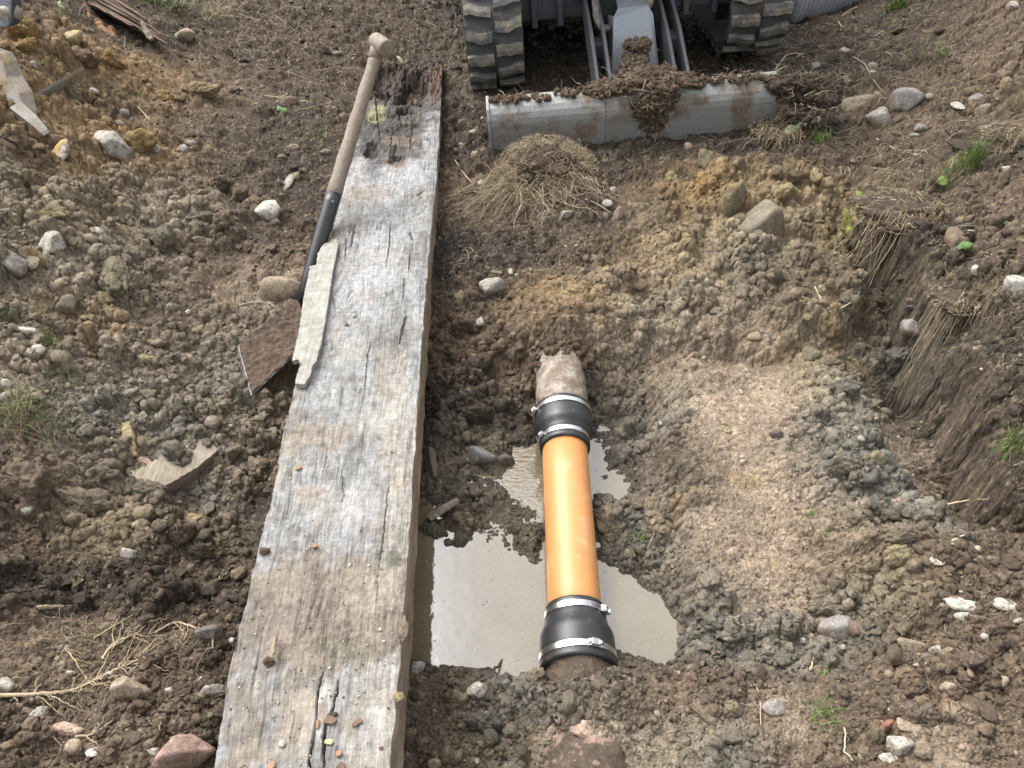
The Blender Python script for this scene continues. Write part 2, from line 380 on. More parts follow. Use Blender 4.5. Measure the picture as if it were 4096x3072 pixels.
# soil kinds: D dark topsoil, B brown, G grey-olive clay, S slate clay, O ochre, T tan clay, Y yellow clay, W wet mud, K moist topsoil darkened to paint in shade (bank face, trench wall, under digger)
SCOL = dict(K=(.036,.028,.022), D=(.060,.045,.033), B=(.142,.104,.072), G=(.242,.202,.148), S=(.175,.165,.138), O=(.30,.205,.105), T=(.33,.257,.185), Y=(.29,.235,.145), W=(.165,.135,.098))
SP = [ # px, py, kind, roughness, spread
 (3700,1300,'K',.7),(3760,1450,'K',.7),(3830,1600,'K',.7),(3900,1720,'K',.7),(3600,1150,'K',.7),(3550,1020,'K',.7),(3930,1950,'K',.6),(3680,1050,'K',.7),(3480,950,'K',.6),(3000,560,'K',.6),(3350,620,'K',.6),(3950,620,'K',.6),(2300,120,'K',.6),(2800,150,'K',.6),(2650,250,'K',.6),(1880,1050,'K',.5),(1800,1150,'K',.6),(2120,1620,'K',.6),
 (100,100,'B',.8),(150,250,'O',.9),(60,450,'O',.9),(250,350,'B',.9),(450,300,'O',.8),(500,150,'D',.5),(700,100,'D',.4),(1000,100,'D',.5),(1300,150,'D',.5),(900,300,'D',.5),(650,300,'O',.5),(820,370,'B',.5),
 (200,600,'O',.9),(100,600,'B',.9),(400,500,'O',.8),(600,480,'B',.6),(550,600,'O',.7),(900,500,'D',.4),(1200,450,'D',.4),(800,700,'B',.6),(1000,700,'D',.5),(1200,700,'D',.4),(350,750,'B',.9),(600,750,'G',.9),
 (100,800,'G',1),(300,850,'Y',.9),(550,850,'G',1),(800,850,'G',.9),(100,1100,'G',1),(350,1050,'G',1),(600,1050,'G',1),(850,1050,'B',.6),(1050,950,'D',.5),(1150,1000,'B',.5),(950,1150,'B',.4),
 (100,1300,'G',.9),(350,1250,'G',1),(550,1200,'G',.9),(700,1200,'B',.4),(650,1350,'B',.5),(900,1300,'G',.7),(200,1400,'G',.9),(450,1450,'G',.9),(700,1480,'G',.8),(900,1500,'S',.7),(1100,1500,'G',.7),(1100,1130,'T',.3),
 (0,1500,'T',.6),(100,1700,'B',.6),(350,1650,'S',.9),(600,1600,'G',.9),(850,1650,'G',1),(1050,1700,'G',1),(400,1800,'G',.8),(700,1750,'S',.8),(900,1850,'G',.9),(1080,1900,'B',.8),(100,1950,'B',.7),(350,2000,'T',.3),(500,2100,'Y',.5),
 (650,2050,'B',.8),(800,1980,'S',.8),(850,2150,'B',.8),(1000,2100,'W',.4),(1000,2250,'W',.5),(200,2150,'B',.7),(100,2300,'D',.8),(400,2300,'D',.8),(700,2300,'D',.8),(900,2400,'D',.8),(150,2550,'B',.3),(400,2550,'B',.4),(700,2600,'B',.6),
 (880,2650,'D',.7),(200,2750,'B',.35),(500,2850,'B',.6),(750,2850,'B',.6),(100,3000,'B',.7),(500,3050,'B',.7),(900,3000,'D',.6),(0,2850,'D',.7),
 (1820,300,'D',.5),(1850,600,'D',.6),(1900,800,'B',.6),(1850,1000,'K',.4),(1850,1200,'B',.5),(1800,1400,'B',.9),(1950,1500,'B',.9),(2050,1350,'B',.8),(1850,1600,'K',.9),(2000,1650,'D',.7),(1950,1250,'D',.7),
 (2200,250,'D',.5),(2600,250,'D',.6),(2900,300,'D',.5),(2200,700,'D',.5),(2450,650,'D',.6),(2700,650,'D',.4),(2600,800,'D',.3),(2900,550,'D',.5),(2450,900,'D',.4),(2200,1050,'D',.5),(2450,1000,'B',.6),(2700,950,'Y',.8),(2600,1050,'O',.7),(2800,1050,'Y',.9),
 (2150,1200,'O',.5),(2350,1200,'O',.5),(2500,1200,'G',.8),(2700,1250,'G',.9),(2300,1320,'B',.7),(2500,1400,'G',.6),(2100,1450,'B',.6),(2450,1550,'W',.6),(2600,1500,'B',.5),(2750,750,'O',.8),(2900,750,'O',.9),(3100,750,'Y',.9),(3200,750,'O',.9),(3000,1000,'G',.9),
 (3250,850,'Y',.8),(3300,1000,'Y',.7),(3200,1100,'B',.9),(2950,1150,'G',.9),(3150,1250,'B',.9),(3350,1200,'B',.7),(3450,1300,'Y',.8),(2850,1300,'B',.7),
 (1800,1800,'W',.5),(1950,1850,'W',.5),(1800,2050,'W',.6),(2000,2050,'W',.4),(2100,2200,'W',.6),(1750,2180,'W',.6),(1950,1750,'W',.6),(2100,1850,'W',.25),(2450,1850,'W',.5),(2550,1750,'S',.8),(2550,2000,'S',.8),(2450,2150,'W',.5),(2600,2150,'S',.8),(2600,2350,'W',.6),(2700,2200,'G',.8),(2750,2400,'S',.9),(2800,2550,'S',.9),
 (1800,2450,'W',.2),(2100,2450,'W',.2),(2600,2500,'W',.2),(2650,1650,'G',.6),(2650,1900,'B',.5),
 (2800,1400,'T',.2),(3000,1400,'T',.2),(3100,1600,'T',.12),(2900,1650,'T',.12),(2750,1850,'D',.3),(2950,1900,'T',.15),(3150,1900,'T',.15),(3000,2150,'T',.12),(2850,2050,'T',.2),(3150,2250,'T',.2),(2950,2350,'T',.3),(2850,2250,'B',.5),(3150,2450,'T',.4),(3050,1750,'T',.1),
 (3280,1400,'Y',.5),(3300,1550,'Y',.5),(3300,1700,'S',.8),(3350,1850,'S',.9),(3450,1450,'S',.9),(3400,1600,'S',.9),(3550,1650,'G',.5),(3600,1500,'G',.6),(3650,1800,'T',.3),(3500,1950,'S',.9),(3450,2050,'G',.9),(3600,2050,'S',.9),(3550,2200,'Y',.8),(3750,1950,'T',.3),(3850,2050,'B',.4),(3350,2100,'B',.7),(3250,2050,'T',.3),(3700,2200,'B',.6),
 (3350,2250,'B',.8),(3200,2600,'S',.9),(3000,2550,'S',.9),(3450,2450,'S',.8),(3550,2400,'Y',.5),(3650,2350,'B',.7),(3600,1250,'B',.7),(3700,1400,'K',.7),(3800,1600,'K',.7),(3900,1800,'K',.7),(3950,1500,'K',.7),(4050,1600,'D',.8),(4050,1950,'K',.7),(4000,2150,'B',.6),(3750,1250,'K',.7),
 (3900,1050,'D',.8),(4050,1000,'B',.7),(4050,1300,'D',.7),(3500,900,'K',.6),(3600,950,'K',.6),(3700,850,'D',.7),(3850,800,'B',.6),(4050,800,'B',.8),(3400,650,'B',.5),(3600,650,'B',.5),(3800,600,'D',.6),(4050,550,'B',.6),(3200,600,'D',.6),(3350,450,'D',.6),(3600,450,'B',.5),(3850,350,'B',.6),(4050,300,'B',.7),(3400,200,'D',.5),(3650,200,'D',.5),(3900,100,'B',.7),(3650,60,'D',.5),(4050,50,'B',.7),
 (3850,2300,'B',.7),(4050,2350,'B',.6),(3700,2500,'B',.7),(3950,2550,'B',.8),(3300,2750,'B',.5),(3000,2700,'B',.6),(3150,2850,'T',.3),(3100,3000,'B',.5),(3400,2950,'B',.6),(3700,2750,'B',.7),(3950,2800,'B',.8),(3800,3000,'T',.3),(4050,3000,'B',.7),(3550,3050,'B',.6),
 (1750,2850,'B',.4),(1950,2850,'W',.7),(2100,2800,'S',.8),(2250,2750,'W',.6),(2450,2700,'W',.6),(2600,2800,'B',.6),(2800,2750,'B',.6),(1800,3000,'B',.5),(2050,3000,'W',.8),(2300,3000,'T',.4),(2550,3000,'G',.4),(2800,2950,'G',.6),(2950,3050,'S',.5),(1450,2900,'D',.5),
]
SPx = np.array([s[0] for s in SP], float); SPy = np.array([s[1] for s in SP], float)
def hit(px, py, fn):
    """where the view through a feature of the ground meets the surface fn"""
    px = np.asarray(px, float); py = np.asarray(py, float); d = ray(px, py)
    lo = (.9-CAMZ)/d[..., 2]*np.ones(px.shape); hi = (-.32-CAMZ)/d[..., 2]
    K = 90; tprev = lo.copy(); found = np.zeros(px.shape, bool); a = lo.copy(); b = hi.copy()
    for k in range(1, K+1):
        t = lo+(hi-lo)*k/K; P = d*t[..., None]
        below = (P[..., 2]+CAMZ) < fn(P[..., 0], P[..., 1])
        new = below & ~found
        a = np.where(new, tprev, a); b = np.where(new, t, b); found |= below; tprev = t
    for k in range(12):
        t = (a+b)/2; P = d*t[..., None]
        below = (P[..., 2]+CAMZ) < fn(P[..., 0], P[..., 1])
        b = np.where(below, t, b); a = np.where(below, a, t)
    P = d*b[..., None]; P[..., 2] += CAMZ
    return P
SPW = hit(SPx, SPy, base_z)
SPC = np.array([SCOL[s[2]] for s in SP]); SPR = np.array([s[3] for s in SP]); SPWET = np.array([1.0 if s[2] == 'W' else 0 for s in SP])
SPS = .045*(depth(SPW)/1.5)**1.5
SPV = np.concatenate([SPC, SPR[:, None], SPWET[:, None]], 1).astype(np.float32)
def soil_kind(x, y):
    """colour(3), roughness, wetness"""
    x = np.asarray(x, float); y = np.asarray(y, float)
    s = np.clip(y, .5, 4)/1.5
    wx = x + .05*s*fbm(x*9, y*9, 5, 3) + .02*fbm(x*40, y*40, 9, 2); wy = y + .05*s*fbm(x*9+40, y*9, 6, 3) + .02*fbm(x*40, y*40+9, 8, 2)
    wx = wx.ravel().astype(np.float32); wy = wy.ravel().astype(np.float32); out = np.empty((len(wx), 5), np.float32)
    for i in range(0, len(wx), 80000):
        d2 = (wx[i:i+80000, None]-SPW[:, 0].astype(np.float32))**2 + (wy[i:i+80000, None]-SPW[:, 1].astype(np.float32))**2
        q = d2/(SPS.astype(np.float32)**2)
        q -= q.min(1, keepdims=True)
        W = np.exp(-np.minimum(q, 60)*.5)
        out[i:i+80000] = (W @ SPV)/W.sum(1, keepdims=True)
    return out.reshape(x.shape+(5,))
def terrain(x, y, full=False):
    x = np.asarray(x, float); y = np.asarray(y, float)
    z = base_z(x, y); K = soil_kind(x, y); R = K[..., 3]
    s = 1.0
    big = fbm(x*5, y*5, 77, 3)*.014*(.3+R) + np.maximum(0, fbm(x*11+.3*fbm(x*30, y*30, 5, 2), y*11, 78, 4, .55))*.034*sm(.35, .8, R)
    wx = x+.007*fbm(x*45, y*45, 61, 3); wy = y+.007*fbm(x*45+9, y*45, 62, 3)
    patch = sm(-.3, .4, fbm(x*9, y*9, 15, 2)); R2 = R*(.28+.92*patch)
    bl = np.abs(pn(wx*6.5, wy*6.5, 140))*.040*sm(.5, .9, R) + np.abs(pn(wx*13, wy*13, 141))*.046 + np.abs(pn(wx*31, wy*31, 142))*.017
    cr = np.abs(pn(x*26+2*pn(x*60, y*60, 4), y*26, 44)); crack = -(1-sm(0, .10, cr))*.009*(.2+R)
    wet_low = 1-sm(WATER-.02, WATER+.03, z); amp = 1-.50*wet_low
    d0, _ = domes(wx, wy, .075, 3, .45)
    zc = z + big + (bl*(.10+1.0*R2) + d0*.40*R2*sm(.4, .85, R) - .024*R + crack + fbm(x*22, y*22, 33, 3)*.005*(.25+R))*amp
    # crumbs are laid out in space, so they stay round on steep faces
    qx = x+.0038*pn(x*110, zc*120+y*50, 5)+.0017*pn(x*310+zc*90, y*310, 15); qy = y+.0038*pn(y*110, zc*120+x*50, 6)+.0017*pn(x*310, y*310-zc*120, 16); qz = zc+.0038*pn(x*110+y*70, zc*120, 7)
    c1, i1 = crumbs(qx, qy, qz, .024, 3); c2, i2 = crumbs(qx, qy, qz, .0125, 11); c3, i3 = crumbs(qx, qy, qz, .0062, 23)
    fi = pn(x*260+zc*90, y*260+zc*150, 91)*.0022 + pn(x*130+zc*90, y*130-zc*70, 92)*.0026
    h = (c1*.0125*sm(.35, .8, R)*(.4+.8*patch) + c2*.0078*(.10+1.05*R2) + c3*.0036*(.14+1.0*R))*amp + fi*(.22+.98*R)*amp
    zz = zc + h
    if not full: return zz
    return zz, K, (i1, i2, i3), zc, h
# ------------------------------------------------------------------ the ground mesh: one sheet, dense where the pit is, out to the horizon
def t_of(y): return y*CT + CAMZ*ST
pys = np.arange(3420, -260, -2.9)
rows = at(2048, pys, 0.0)[:, 1]
near = rows[0] - np.array([12, 6, 3, 1.6, .8, .4, .2, .1, .05, .02]); farr = rows[-1] + np.array([.05, .15, .4, 1, 2, 4, 8, 16, 32, 60, 100])
rows = np.concatenate([near, rows, farr])
cx = np.arange(-900, 5000, 3.4); cx = (cx-2048)/FP
cols_ = np.concatenate([cx[0]-np.array([60, 30, 14, 7, 3.5, 1.8, .9, .45, .2, .08]), cx, cx[-1]+np.array([.08, .2, .45, .9, 1.8, 3.5, 7, 14, 30, 60])])
tt = np.maximum(t_of(rows), 1.15)
tt = np.where(rows > 6, t_of(6.0), tt)
X = cols_[None, :]*tt[:, None]; Y = np.repeat(rows[:, None], len(cols_), 1)
Z, K, (i1, i2, i3), ZC, HD = terrain(X, Y, True)
outside = (np.abs(X) > 8) | (Y > 9) | (Y < -2)
def soil_col(K, x, y, zz, i1=None, i2=None, i3=None):
    c = K[..., :3].astype(np.float64).copy()
    n = fbm(x*6, y*6, 201, 4)[..., None]; c *= 1+.22*n
    if i2 is not None:
        m = (.74+.52*i2)*(.82+.36*i3)*(.86+.28*i1); c *= m[..., None]
        o = sm(.93, .97, i2)*.55; c = c*(1-o[..., None]) + np.array(SCOL['Y'])*o[..., None]
        o = sm(.9, .95, i3)*.35; c = c*(1-o[..., None]) + np.array([.30, .25, .18])*o[..., None]
    oc = sm(.45, .8, fbm(x*4+7, y*4, 303, 4))*.5*sm(.13, .2, c[..., 0]); c = c*(1-oc[..., None]) + np.array(SCOL['O'])*oc[..., None]
    return c
def wetness(K, x, y, zz):
    lo = 1-sm(WATER+.004, WATER+.03, zz + .01*fbm(x*30, y*30, 71, 3))
    return np.clip(np.maximum(K[..., 4]*(.55+.35*fbm(x*25, y*25, 8, 3)), lo), 0, 1)
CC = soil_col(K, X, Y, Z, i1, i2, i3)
WET = wetness(K, X, Y, Z)
CC *= (1-.42*WET[..., None])
nr, nc = X.shape
def gnormals(X, Y, Z):
    P = np.stack([X, Y, Z], -1); a = np.gradient(P, axis=1); b = np.gradient(P, axis=0); n = np.cross(a, b); n /= np.linalg.norm(n, axis=2, keepdims=True)+1e-12
    return np.where(n[..., 2:3] < 0, -n, n)
ZS = ZC.copy()
for _ in range(2):
    ZS[1:-1, 1:-1] = (ZS[1:-1, 1:-1]*4+ZS[:-2, 1:-1]+ZS[2:, 1:-1]+ZS[1:-1, :-2]+ZS[1:-1, 2:])/8
NN = gnormals(X, Y, ZS)
XD = X+NN[..., 0]*HD; YD = Y+NN[..., 1]*HD; ZD = ZC+NN[..., 2]*HD
idx = np.arange(nr*nc).reshape(nr, nc)
F = np.stack([idx[:-1, :-1], idx[:-1, 1:], idx[1:, 1:], idx[1:, :-1]], -1).reshape(-1, 4)
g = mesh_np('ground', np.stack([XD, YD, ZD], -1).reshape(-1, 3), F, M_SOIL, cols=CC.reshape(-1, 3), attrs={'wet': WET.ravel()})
tag(g, 'churned brown topsoil and grey clay of the dug pit', kind='structure')
del X, Y, Z, K, i1, i2, i3, ZC, HD, ZS, NN, XD, YD, ZD, CC, WET

# ------------------------------------------------------------------ loose crumbs of soil and fine gravel (uncountable)
def ico(n):
    bm = bmesh.new(); bmesh.ops.create_icosphere(bm, subdivisions=n, radius=1)
    v = np.array([p.co[:] for p in bm.verts]); f = np.array([[q.index for q in p.verts] for p in bm.faces]); bm.free(); return v, f
ICO = {n: ico(n) for n in (1, 2, 3, 4)}
def rock_dirs(v, rng, p=9, nplanes=14, lo=.72, rough=.05, f=2.0):
    """a faceted or rounded stone shape on the unit directions v"""
    n = rng.normal(size=(nplanes, 3)); n /= np.linalg.norm(n, axis=1, keepdims=True)
    h = rng.uniform(lo, 1.0, nplanes)
    dd = np.maximum(v @ n.T, 0)/h
    dd = np.concatenate([dd, np.full((len(v), 1), .8)], 1)
    r = (dd**p).sum(1)**(-1/p)
    s = int(rng.integers(1e6)); o = rng.uniform(0, 50, 3)
    nz = fbm((v[:, 0]+.6*v[:, 2])*f+o[0], (v[:, 1]-.7*v[:, 2])*f+o[1], s, 4, .6)
    if rough > .1:
        bl = np.abs(pn((v[:, 0]+.5*v[:, 2])*2.2+o[0], (v[:, 1]-.6*v[:, 2])*2.2+o[1], s+5)) + .6*np.abs(pn((v[:, 0]-.6*v[:, 2])*4.7+o[1], (v[:, 1]+.5*v[:, 2])*4.7+o[0], s+6))
        nz = nz + 1.6*(bl-.45)
    r = r*(1+rough*nz)
    q = v*r[:, None]
    mn, mx = q.min(0), q.max(0); q = (q-(mn+mx)/2)/((mx-mn)/2)
    return q
def clod_dirs(v, rng, rough=1.0, cells=(.62, .30, .15)):
    q = rock_dirs(v, rng, 12, 12, .6, .06, 1.8); o = rng.uniform(0, 50, 3); P = v+o
    P = P+.10*np.stack([pn(P[:, 1]*3, P[:, 2]*3, 1), pn(P[:, 2]*3, P[:, 0]*3, 2), pn(P[:, 0]*3, P[:, 1]*3, 3)], 1)
    h = 0
    for c, a in zip(cells, (.30, .17, .10)):
        h = h + a*crumbs(P[:, 0], P[:, 1], P[:, 2], c, int(c*100))[0]
    q = q*(.8+rough*h)[:, None]; mn, mx = q.min(0), q.max(0); return (q-(mn+mx)/2)/((mx-mn)/2)
def rotz(a):
    c, s = np.cos(a), np.sin(a); z = np.zeros_like(c); o = np.ones_like(c)
    return np.stack([np.stack([c, -s, z], -1), np.stack([s, c, z], -1), np.stack([z, z, o], -1)], -2)
def rand_rot(rng, n):
    q = rng.normal(size=(n, 4)); q /= np.linalg.norm(q, axis=1, keepdims=True); w_, x, y, z = q.T
    return np.stack([np.stack([1-2*(y*y+z*z), 2*(x*y-z*w_), 2*(x*z+y*w_)], -1), np.stack([2*(x*y+z*w_), 1-2*(x*x+z*z), 2*(y*z-x*w_)], -1), np.stack([2*(x*z-y*w_), 2*(y*z+x*w_), 1-2*(x*x+y*y)], -1)], -2)
def sample_px(rng, n, y0=-120, y1=3150, x0=-150, x1=4250):
    """points spread evenly over the part of the ground in sight (and a margin)"""
    px = rng.uniform(x0, x1, n); py = rng.uniform(y0, y1, n)
    P = at(px, py, 0.0); return P[:, 0], P[:, 1]
def on_beam(x, y, m=0.0):
    xl, xr = beam_lr(y); return (x > xl-m) & (x < xr+m) & (y < 3.75)
def scatter(name, n, size, level, seed, keep, colour, mat, rough=.12, p=6, flat=.75, sink=.25, label='', cat_kind='stuff', lo=.7, nvar=14):
    rng = np.random.default_rng(seed)
    x, y = sample_px(rng, n)
    K = soil_kind(x, y)
    k = keep(x, y, K, rng) & ~on_beam(x, y, .0)
    x, y, K = x[k], y[k], K[k]
    z = terrain(x, y)
    under = z < WATER+.004
    x, y, z, K = x[~under], y[~under], z[~under], K[~under]; n = len(x)
    S = size(rng, n)*(.55+.45*np.clip((y+.9)/2.2, 0, 2.2))
    v0, f0 = ICO[level]
    var = np.stack([clod_dirs(v0, rng) if rough > .1 and level > 2 else rock_dirs(v0, rng, p, 12, lo, rough, 2.2) for _ in range(nvar)])
    vi = rng.integers(0, nvar, n)
    sc = S[:, None]*np.stack([rng.uniform(.8, 1.3, n), rng.uniform(.7, 1.1, n), rng.uniform(flat*.8, flat*1.15, n)], -1)
    R = rand_rot(rng, n)
    tilt = rotz(rng.uniform(0, 6.28, n))
    loc = np.einsum('nij,nkj->nki', R, var[vi])*sc[:, None, :]
    loc = np.einsum('nij,nkj->nki', tilt, loc)
    V = loc + np.stack([x, y, z + sc[:, 2]*(1-2*sink)], -1)[:, None, :]
    c = colour(rng, x, y, z, K)
    C = np.repeat(c[:, None, :], len(v0), 1)
    C = C*(1+.1*rng.normal(size=(n, len(v0), 1)))
    W = wetness(K, x, y, z)
    C = C*(1-.42*W[:, None, None])
    Fc = (f0[None]+np.arange(n)[:, None, None]*len(v0)).reshape(-1, 3)
    o = mesh_np(name, V.reshape(-1, 3), Fc, mat, cols=np.clip(C.reshape(-1, 3), .01, .9), attrs={'wet': np.repeat(W, len(v0))})
    tag(o, label, kind=cat_kind); return o
def col_soil(rng, x, y, z, K):
    c = soil_col(K, x, y, z); c *= rng.uniform(.80, 1.22, (len(x), 1))
    o = rng.random(len(x)) < .03; c[o] = np.array(SCOL['Y'])*rng.uniform(.7, 1.2, (o.sum(), 1)); return c
PAL = np.array([(.36,.32,.26), (.30,.26,.21), (.42,.38,.31), (.27,.20,.14), (.22,.2,.18), (.46,.42,.36), (.33,.22,.16)])
def col_peb(rng, x, y, z, K):
    c = PAL[rng.integers(0, len(PAL), len(x))]*rng.uniform(.5, .9, (len(x), 1)); return c*.6 + .4*K[:, :3]
def beam_lr(y):
    return np.interp(y, BY, BXL), np.interp(y, BY, BXR)
# ------------------------------------------------------------------ the old timber beam
def zt(y): return np.interp(y, [0, .5, 1.5, 2.5, 3.8], [.135, .132, .10, .070, .062])
def on_top(px, py, off=0.0):
    z = .1
    for _ in range(12):
        P = at(px, py, z+off); z = zt(P[..., 1])
    P = at(px, py, z+off); return P
LE = np.array([(855,3072),(905,2750),(960,2500),(1005,2300),(1085,2000),(1130,1750),(1185,1520),(1240,1250),(1290,1080),(1335,900),(1375,700),(1425,520),(1475,380),(1515,260),(1530,215)], float)
RE = np.array([(1560,3072),(1586,2765),(1620,2371),(1639,2082),(1666,1665),(1696,1243),(1726,880),(1740,770),(1762,434),(1768,215)], float)
Lw = np.array([on_top(a, b) for a, b in LE]); Rw = np.array([on_top(a, b) for a, b in RE])
Y1 = float(Rw[-1, 1])
BY = np.arange(.12, Y1, .0030)
def ext(W): return np.interp(BY, W[:, 1], W[:, 0])
BXL, BXR = ext(Lw), ext(Rw)
# carry both edges on towards the viewer below the frame
k = BY < Lw[0, 1]; BXL[k] = Lw[0, 0] - (Lw[0, 1]-BY[k])*.02
k = BY < Rw[0, 1]; BXR[k] = Rw[0, 0] + (Rw[0, 1]-BY[k])*.02
BXL += .0025*fbm(BY*14, BY*0+3, 5, 4); BXR += .0022*fbm(BY*14, BY*0+9, 7, 4)
TB = .165
nu = 170; us = np.linspace(0, 1, nu)
sec = [(u, 0.0, 0) for u in us] + [(1.0, -d, 1) for d in np.linspace(.004, TB, 46)] + [(u, -TB, 2) for u in np.linspace(.9, .1, 6)] + [(0.0, -d, 3) for d in np.linspace(TB, .004, 30)]
SU = np.array([s[0] for s in sec]); SD = np.array([s[1] for s in sec]); SF = np.array([s[2] for s in sec])
Wd = (BXR-BXL)
XX = BXL[:, None] + SU[None]*Wd[:, None]; YY = np.repeat(BY[:, None], len(SU), 1); ZZ = zt(BY)[:, None] + SD[None]
top = (SF == 0)[None] & np.ones_like(XX, bool)
lat = (SU[None]*.26 + (SF[None] == 1)*(.26-SD[None]) + (SF[None] == 3)*SD[None])
kn = on_top(1370, 1230); kx, ky = float((kn[0]-np.interp(kn[1], BY, BXL))), float(kn[1])
dxk = XX-BXL[:, None]-kx; dyk = (YY-ky)*.45; rk = np.sqrt(dxk**2+dyk**2)
warp = .035*np.exp(-(rk/.055)**2)*np.sign(dxk)*np.minimum(1, np.abs(dxk)/.02)
la = lat + .006*fbm(XX*8, YY*2.5, 31, 3) - warp
g1 = pn(la*430, YY*9, 41); g2 = pn(la*900, YY*22, 42); g3 = pn(la*130, YY*5, 43); sawn = pn(la*25+YY*4, YY*180, 45)
und = fbm(XX*14, YY*7, 46, 4)
disp = .0008*g1 + .0005*g2 + .0007*g3 + .0015*und + .0003*sawn
col = np.ones(XX.shape+(3,))*np.array([.245, .247, .244])
mot = fbm(XX*60, YY*45, 83, 4, .65); shade = 1 + .20*g1 + .18*g2 + .08*g3 + .16*und + .12*sawn + .22*mot
gap = sm(.30, .62, -g1*.6-g3*.5+.25*fbm(XX*20, YY*12, 47, 3)); shade *= (1-.22*gap); disp -= .0004*gap
def mask(px, py, rx, ry, seed=0, soft=.35, rag=.5):
    c = on_top(px, py); zc = float(depth(c)); ax = rx*zc/FP; ay = ry*zc/FP/ max(.35, -ray(px, py)[2]/np.linalg.norm(ray(px, py)))
    d = np.sqrt(((XX-c[0])/ax)**2+((YY-c[1])/ay)**2) + rag*fbm(XX*22+seed, YY*16, 50+seed, 4, .6)
    return 1-sm(1-soft, 1+soft, d)
def paint(m, c, k=1.0):
    global col
    m = (m*k)[..., None]; col = col*(1-m)+np.array(c)*m
# broad tone changes of the old surface
bl = sm(.05, .6, fbm(XX*7, YY*3, 60, 4)); paint(bl, (.17, .165, .15), .65)
bl = sm(.1, .7, fbm(XX*9+5, YY*4, 61, 4)); paint(bl, (.24, .20, .15), .6)
bl = sm(.2, .6, fbm(XX*16, YY*5, 62, 4)); paint(bl, (.13, .13, .13), .55)
bl = sm(.15, .7, fbm(XX*12+3, YY*6, 87, 4)); paint(bl, (.33, .333, .33), .5)
nearb = sm(1.25, .55, YY+.15*fbm(XX*9, YY*9, 88, 3)); paint(nearb*sm(-.2, .4, fbm(XX*18, YY*11, 89, 4, .6)), (.175, .145, .112), .8)
small = sm(.25, .5, fbm(XX*45, YY*22, 90, 4, .65)); paint(small, (.13, .11, .09), .5)
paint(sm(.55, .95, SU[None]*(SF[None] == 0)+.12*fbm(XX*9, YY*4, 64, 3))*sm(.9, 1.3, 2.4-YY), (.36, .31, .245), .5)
for px, py, rx, ry, c, k in [
    (1290,1745,150,60,(.27,.21,.15),.6),(1400,1400,90,50,(.29,.25,.19),.4),(1440,1190,45,40,(.28,.22,.16),.4),(1440,910,40,30,(.27,.20,.15),.4),(1500,770,70,35,(.26,.22,.17),.6),
    (1250,1980,70,40,(.34,.26,.18),.6),(1590,1950,45,40,(.32,.24,.16),.6),(1400,1620,130,45,(.26,.26,.24),.6),(1250,1610,80,40,(.3,.3,.3),.5),(1500,1680,90,60,(.33,.32,.28),.5),(1330,2030,160,60,(.3,.29,.26),.4),
    (1300,2420,330,190,(.175,.135,.10),.94),(1450,2520,190,100,(.19,.15,.11),.9),(1180,2330,150,70,(.22,.175,.13),.8),(1500,2330,130,110,(.24,.19,.14),.8),(1250,2610,160,60,(.21,.165,.115),.85),(1400,2590,130,50,(.17,.15,.10),.8),
    (1200,2900,90,120,(.33,.27,.19),.6),(1000,3040,70,60,(.28,.23,.16),.6),(1170,2880,60,70,(.22,.18,.13),.7),(1540,2330,60,120,(.27,.24,.18),.6),(1575,2240,34,40,(.05,.058,.036),.8),(1530,2240,60,40,(.19,.19,.13),.4),
    (1420,2900,60,90,(.25,.22,.18),.5),(1480,2930,50,60,(.22,.21,.2),.5),(1590,2100,30,80,(.26,.23,.17),.5),(950,2660,60,45,(.22,.18,.15),.6),(1250,2520,60,60,(.14,.11,.08),.5),
    (1600,700,120,60,(.37,.375,.38),.5),(1450,1080,120,160,(.38,.385,.395),.45),(1500,2000,120,90,(.33,.32,.30),.4)]:
    paint(mask(px, py, rx, ry, int(px) % 97), c, k)
# rot at the far end: black, then brown crumbling heartwood, a yellow-green patch of moss
paint(mask(1560,520,130,110,3), (.050,.047,.043), .95); paint(mask(1640,470,90,60,5), (.07,.065,.055), .8); paint(mask(1600,600,95,35,8), (.09,.075,.06), .8)
paint(mask(1700,420,55,50,9), (.16,.15,.14), .8)
uu = SU[None]*np.ones_like(YY); ragn = fbm(XX*20, YY*9, 66, 4)
blk = sm(2.58, 2.78, YY+.10*ragn)*sm(.86, .74, uu+.05*ragn-.5*sm(2.95, 3.05, YY)); paint(blk, (.060,.055,.048), .93); paint(blk*sm(.1, .5, fbm(XX*40, YY*20, 86, 4)), (.11,.085,.06), .8)
paint(sm(2.95, 3.1, YY+.08*ragn)*sm(.7, .8, uu), (.11,.095,.08), .9)
far_rot = sm(3.02, 3.2, YY+.08*ragn); paint(far_rot, (.062,.040,.030), .95)
paint(mask(1600,560,70,22,12), (.24,.17,.11), .5); paint(mask(1760,300,40,80,13), (.13,.06,.035), .8)
moss = mask(1505,450,36,32,14, .25, .25); paint(moss, (.22,.21,.085), .85)
paint(mask(1585,655,40,22,15), (.20,.11,.06), .6); paint(mask(1480,610,22,26,16), (.05,.035,.025), .9); paint(mask(1490,680,40,30,17), (.10,.10,.11), .6); paint(mask(1400,700,30,70,18), (.34,.33,.32), .5)
dep = np.zeros_like(XX)
for px, py, rx, ry, d in [(1645,350,52,75,.07),(1600,600,30,20,.015),(1480,600,24,30,.025),(1590,640,34,22,.02),(1560,300,60,70,.03),(1540,480,60,25,.012),(1620,520,60,20,.012)]:
    m = mask(px, py, rx, ry, int(py) % 89, .3, .5); dep += d*m
disp += np.where(far_rot > 0, far_rot*(-.012+.012*fbm(XX*60, YY*14, 67, 4)), 0)
disp += mask(1560,500,150,130,21)*.004*fbm(XX*60, YY*40, 68, 4)
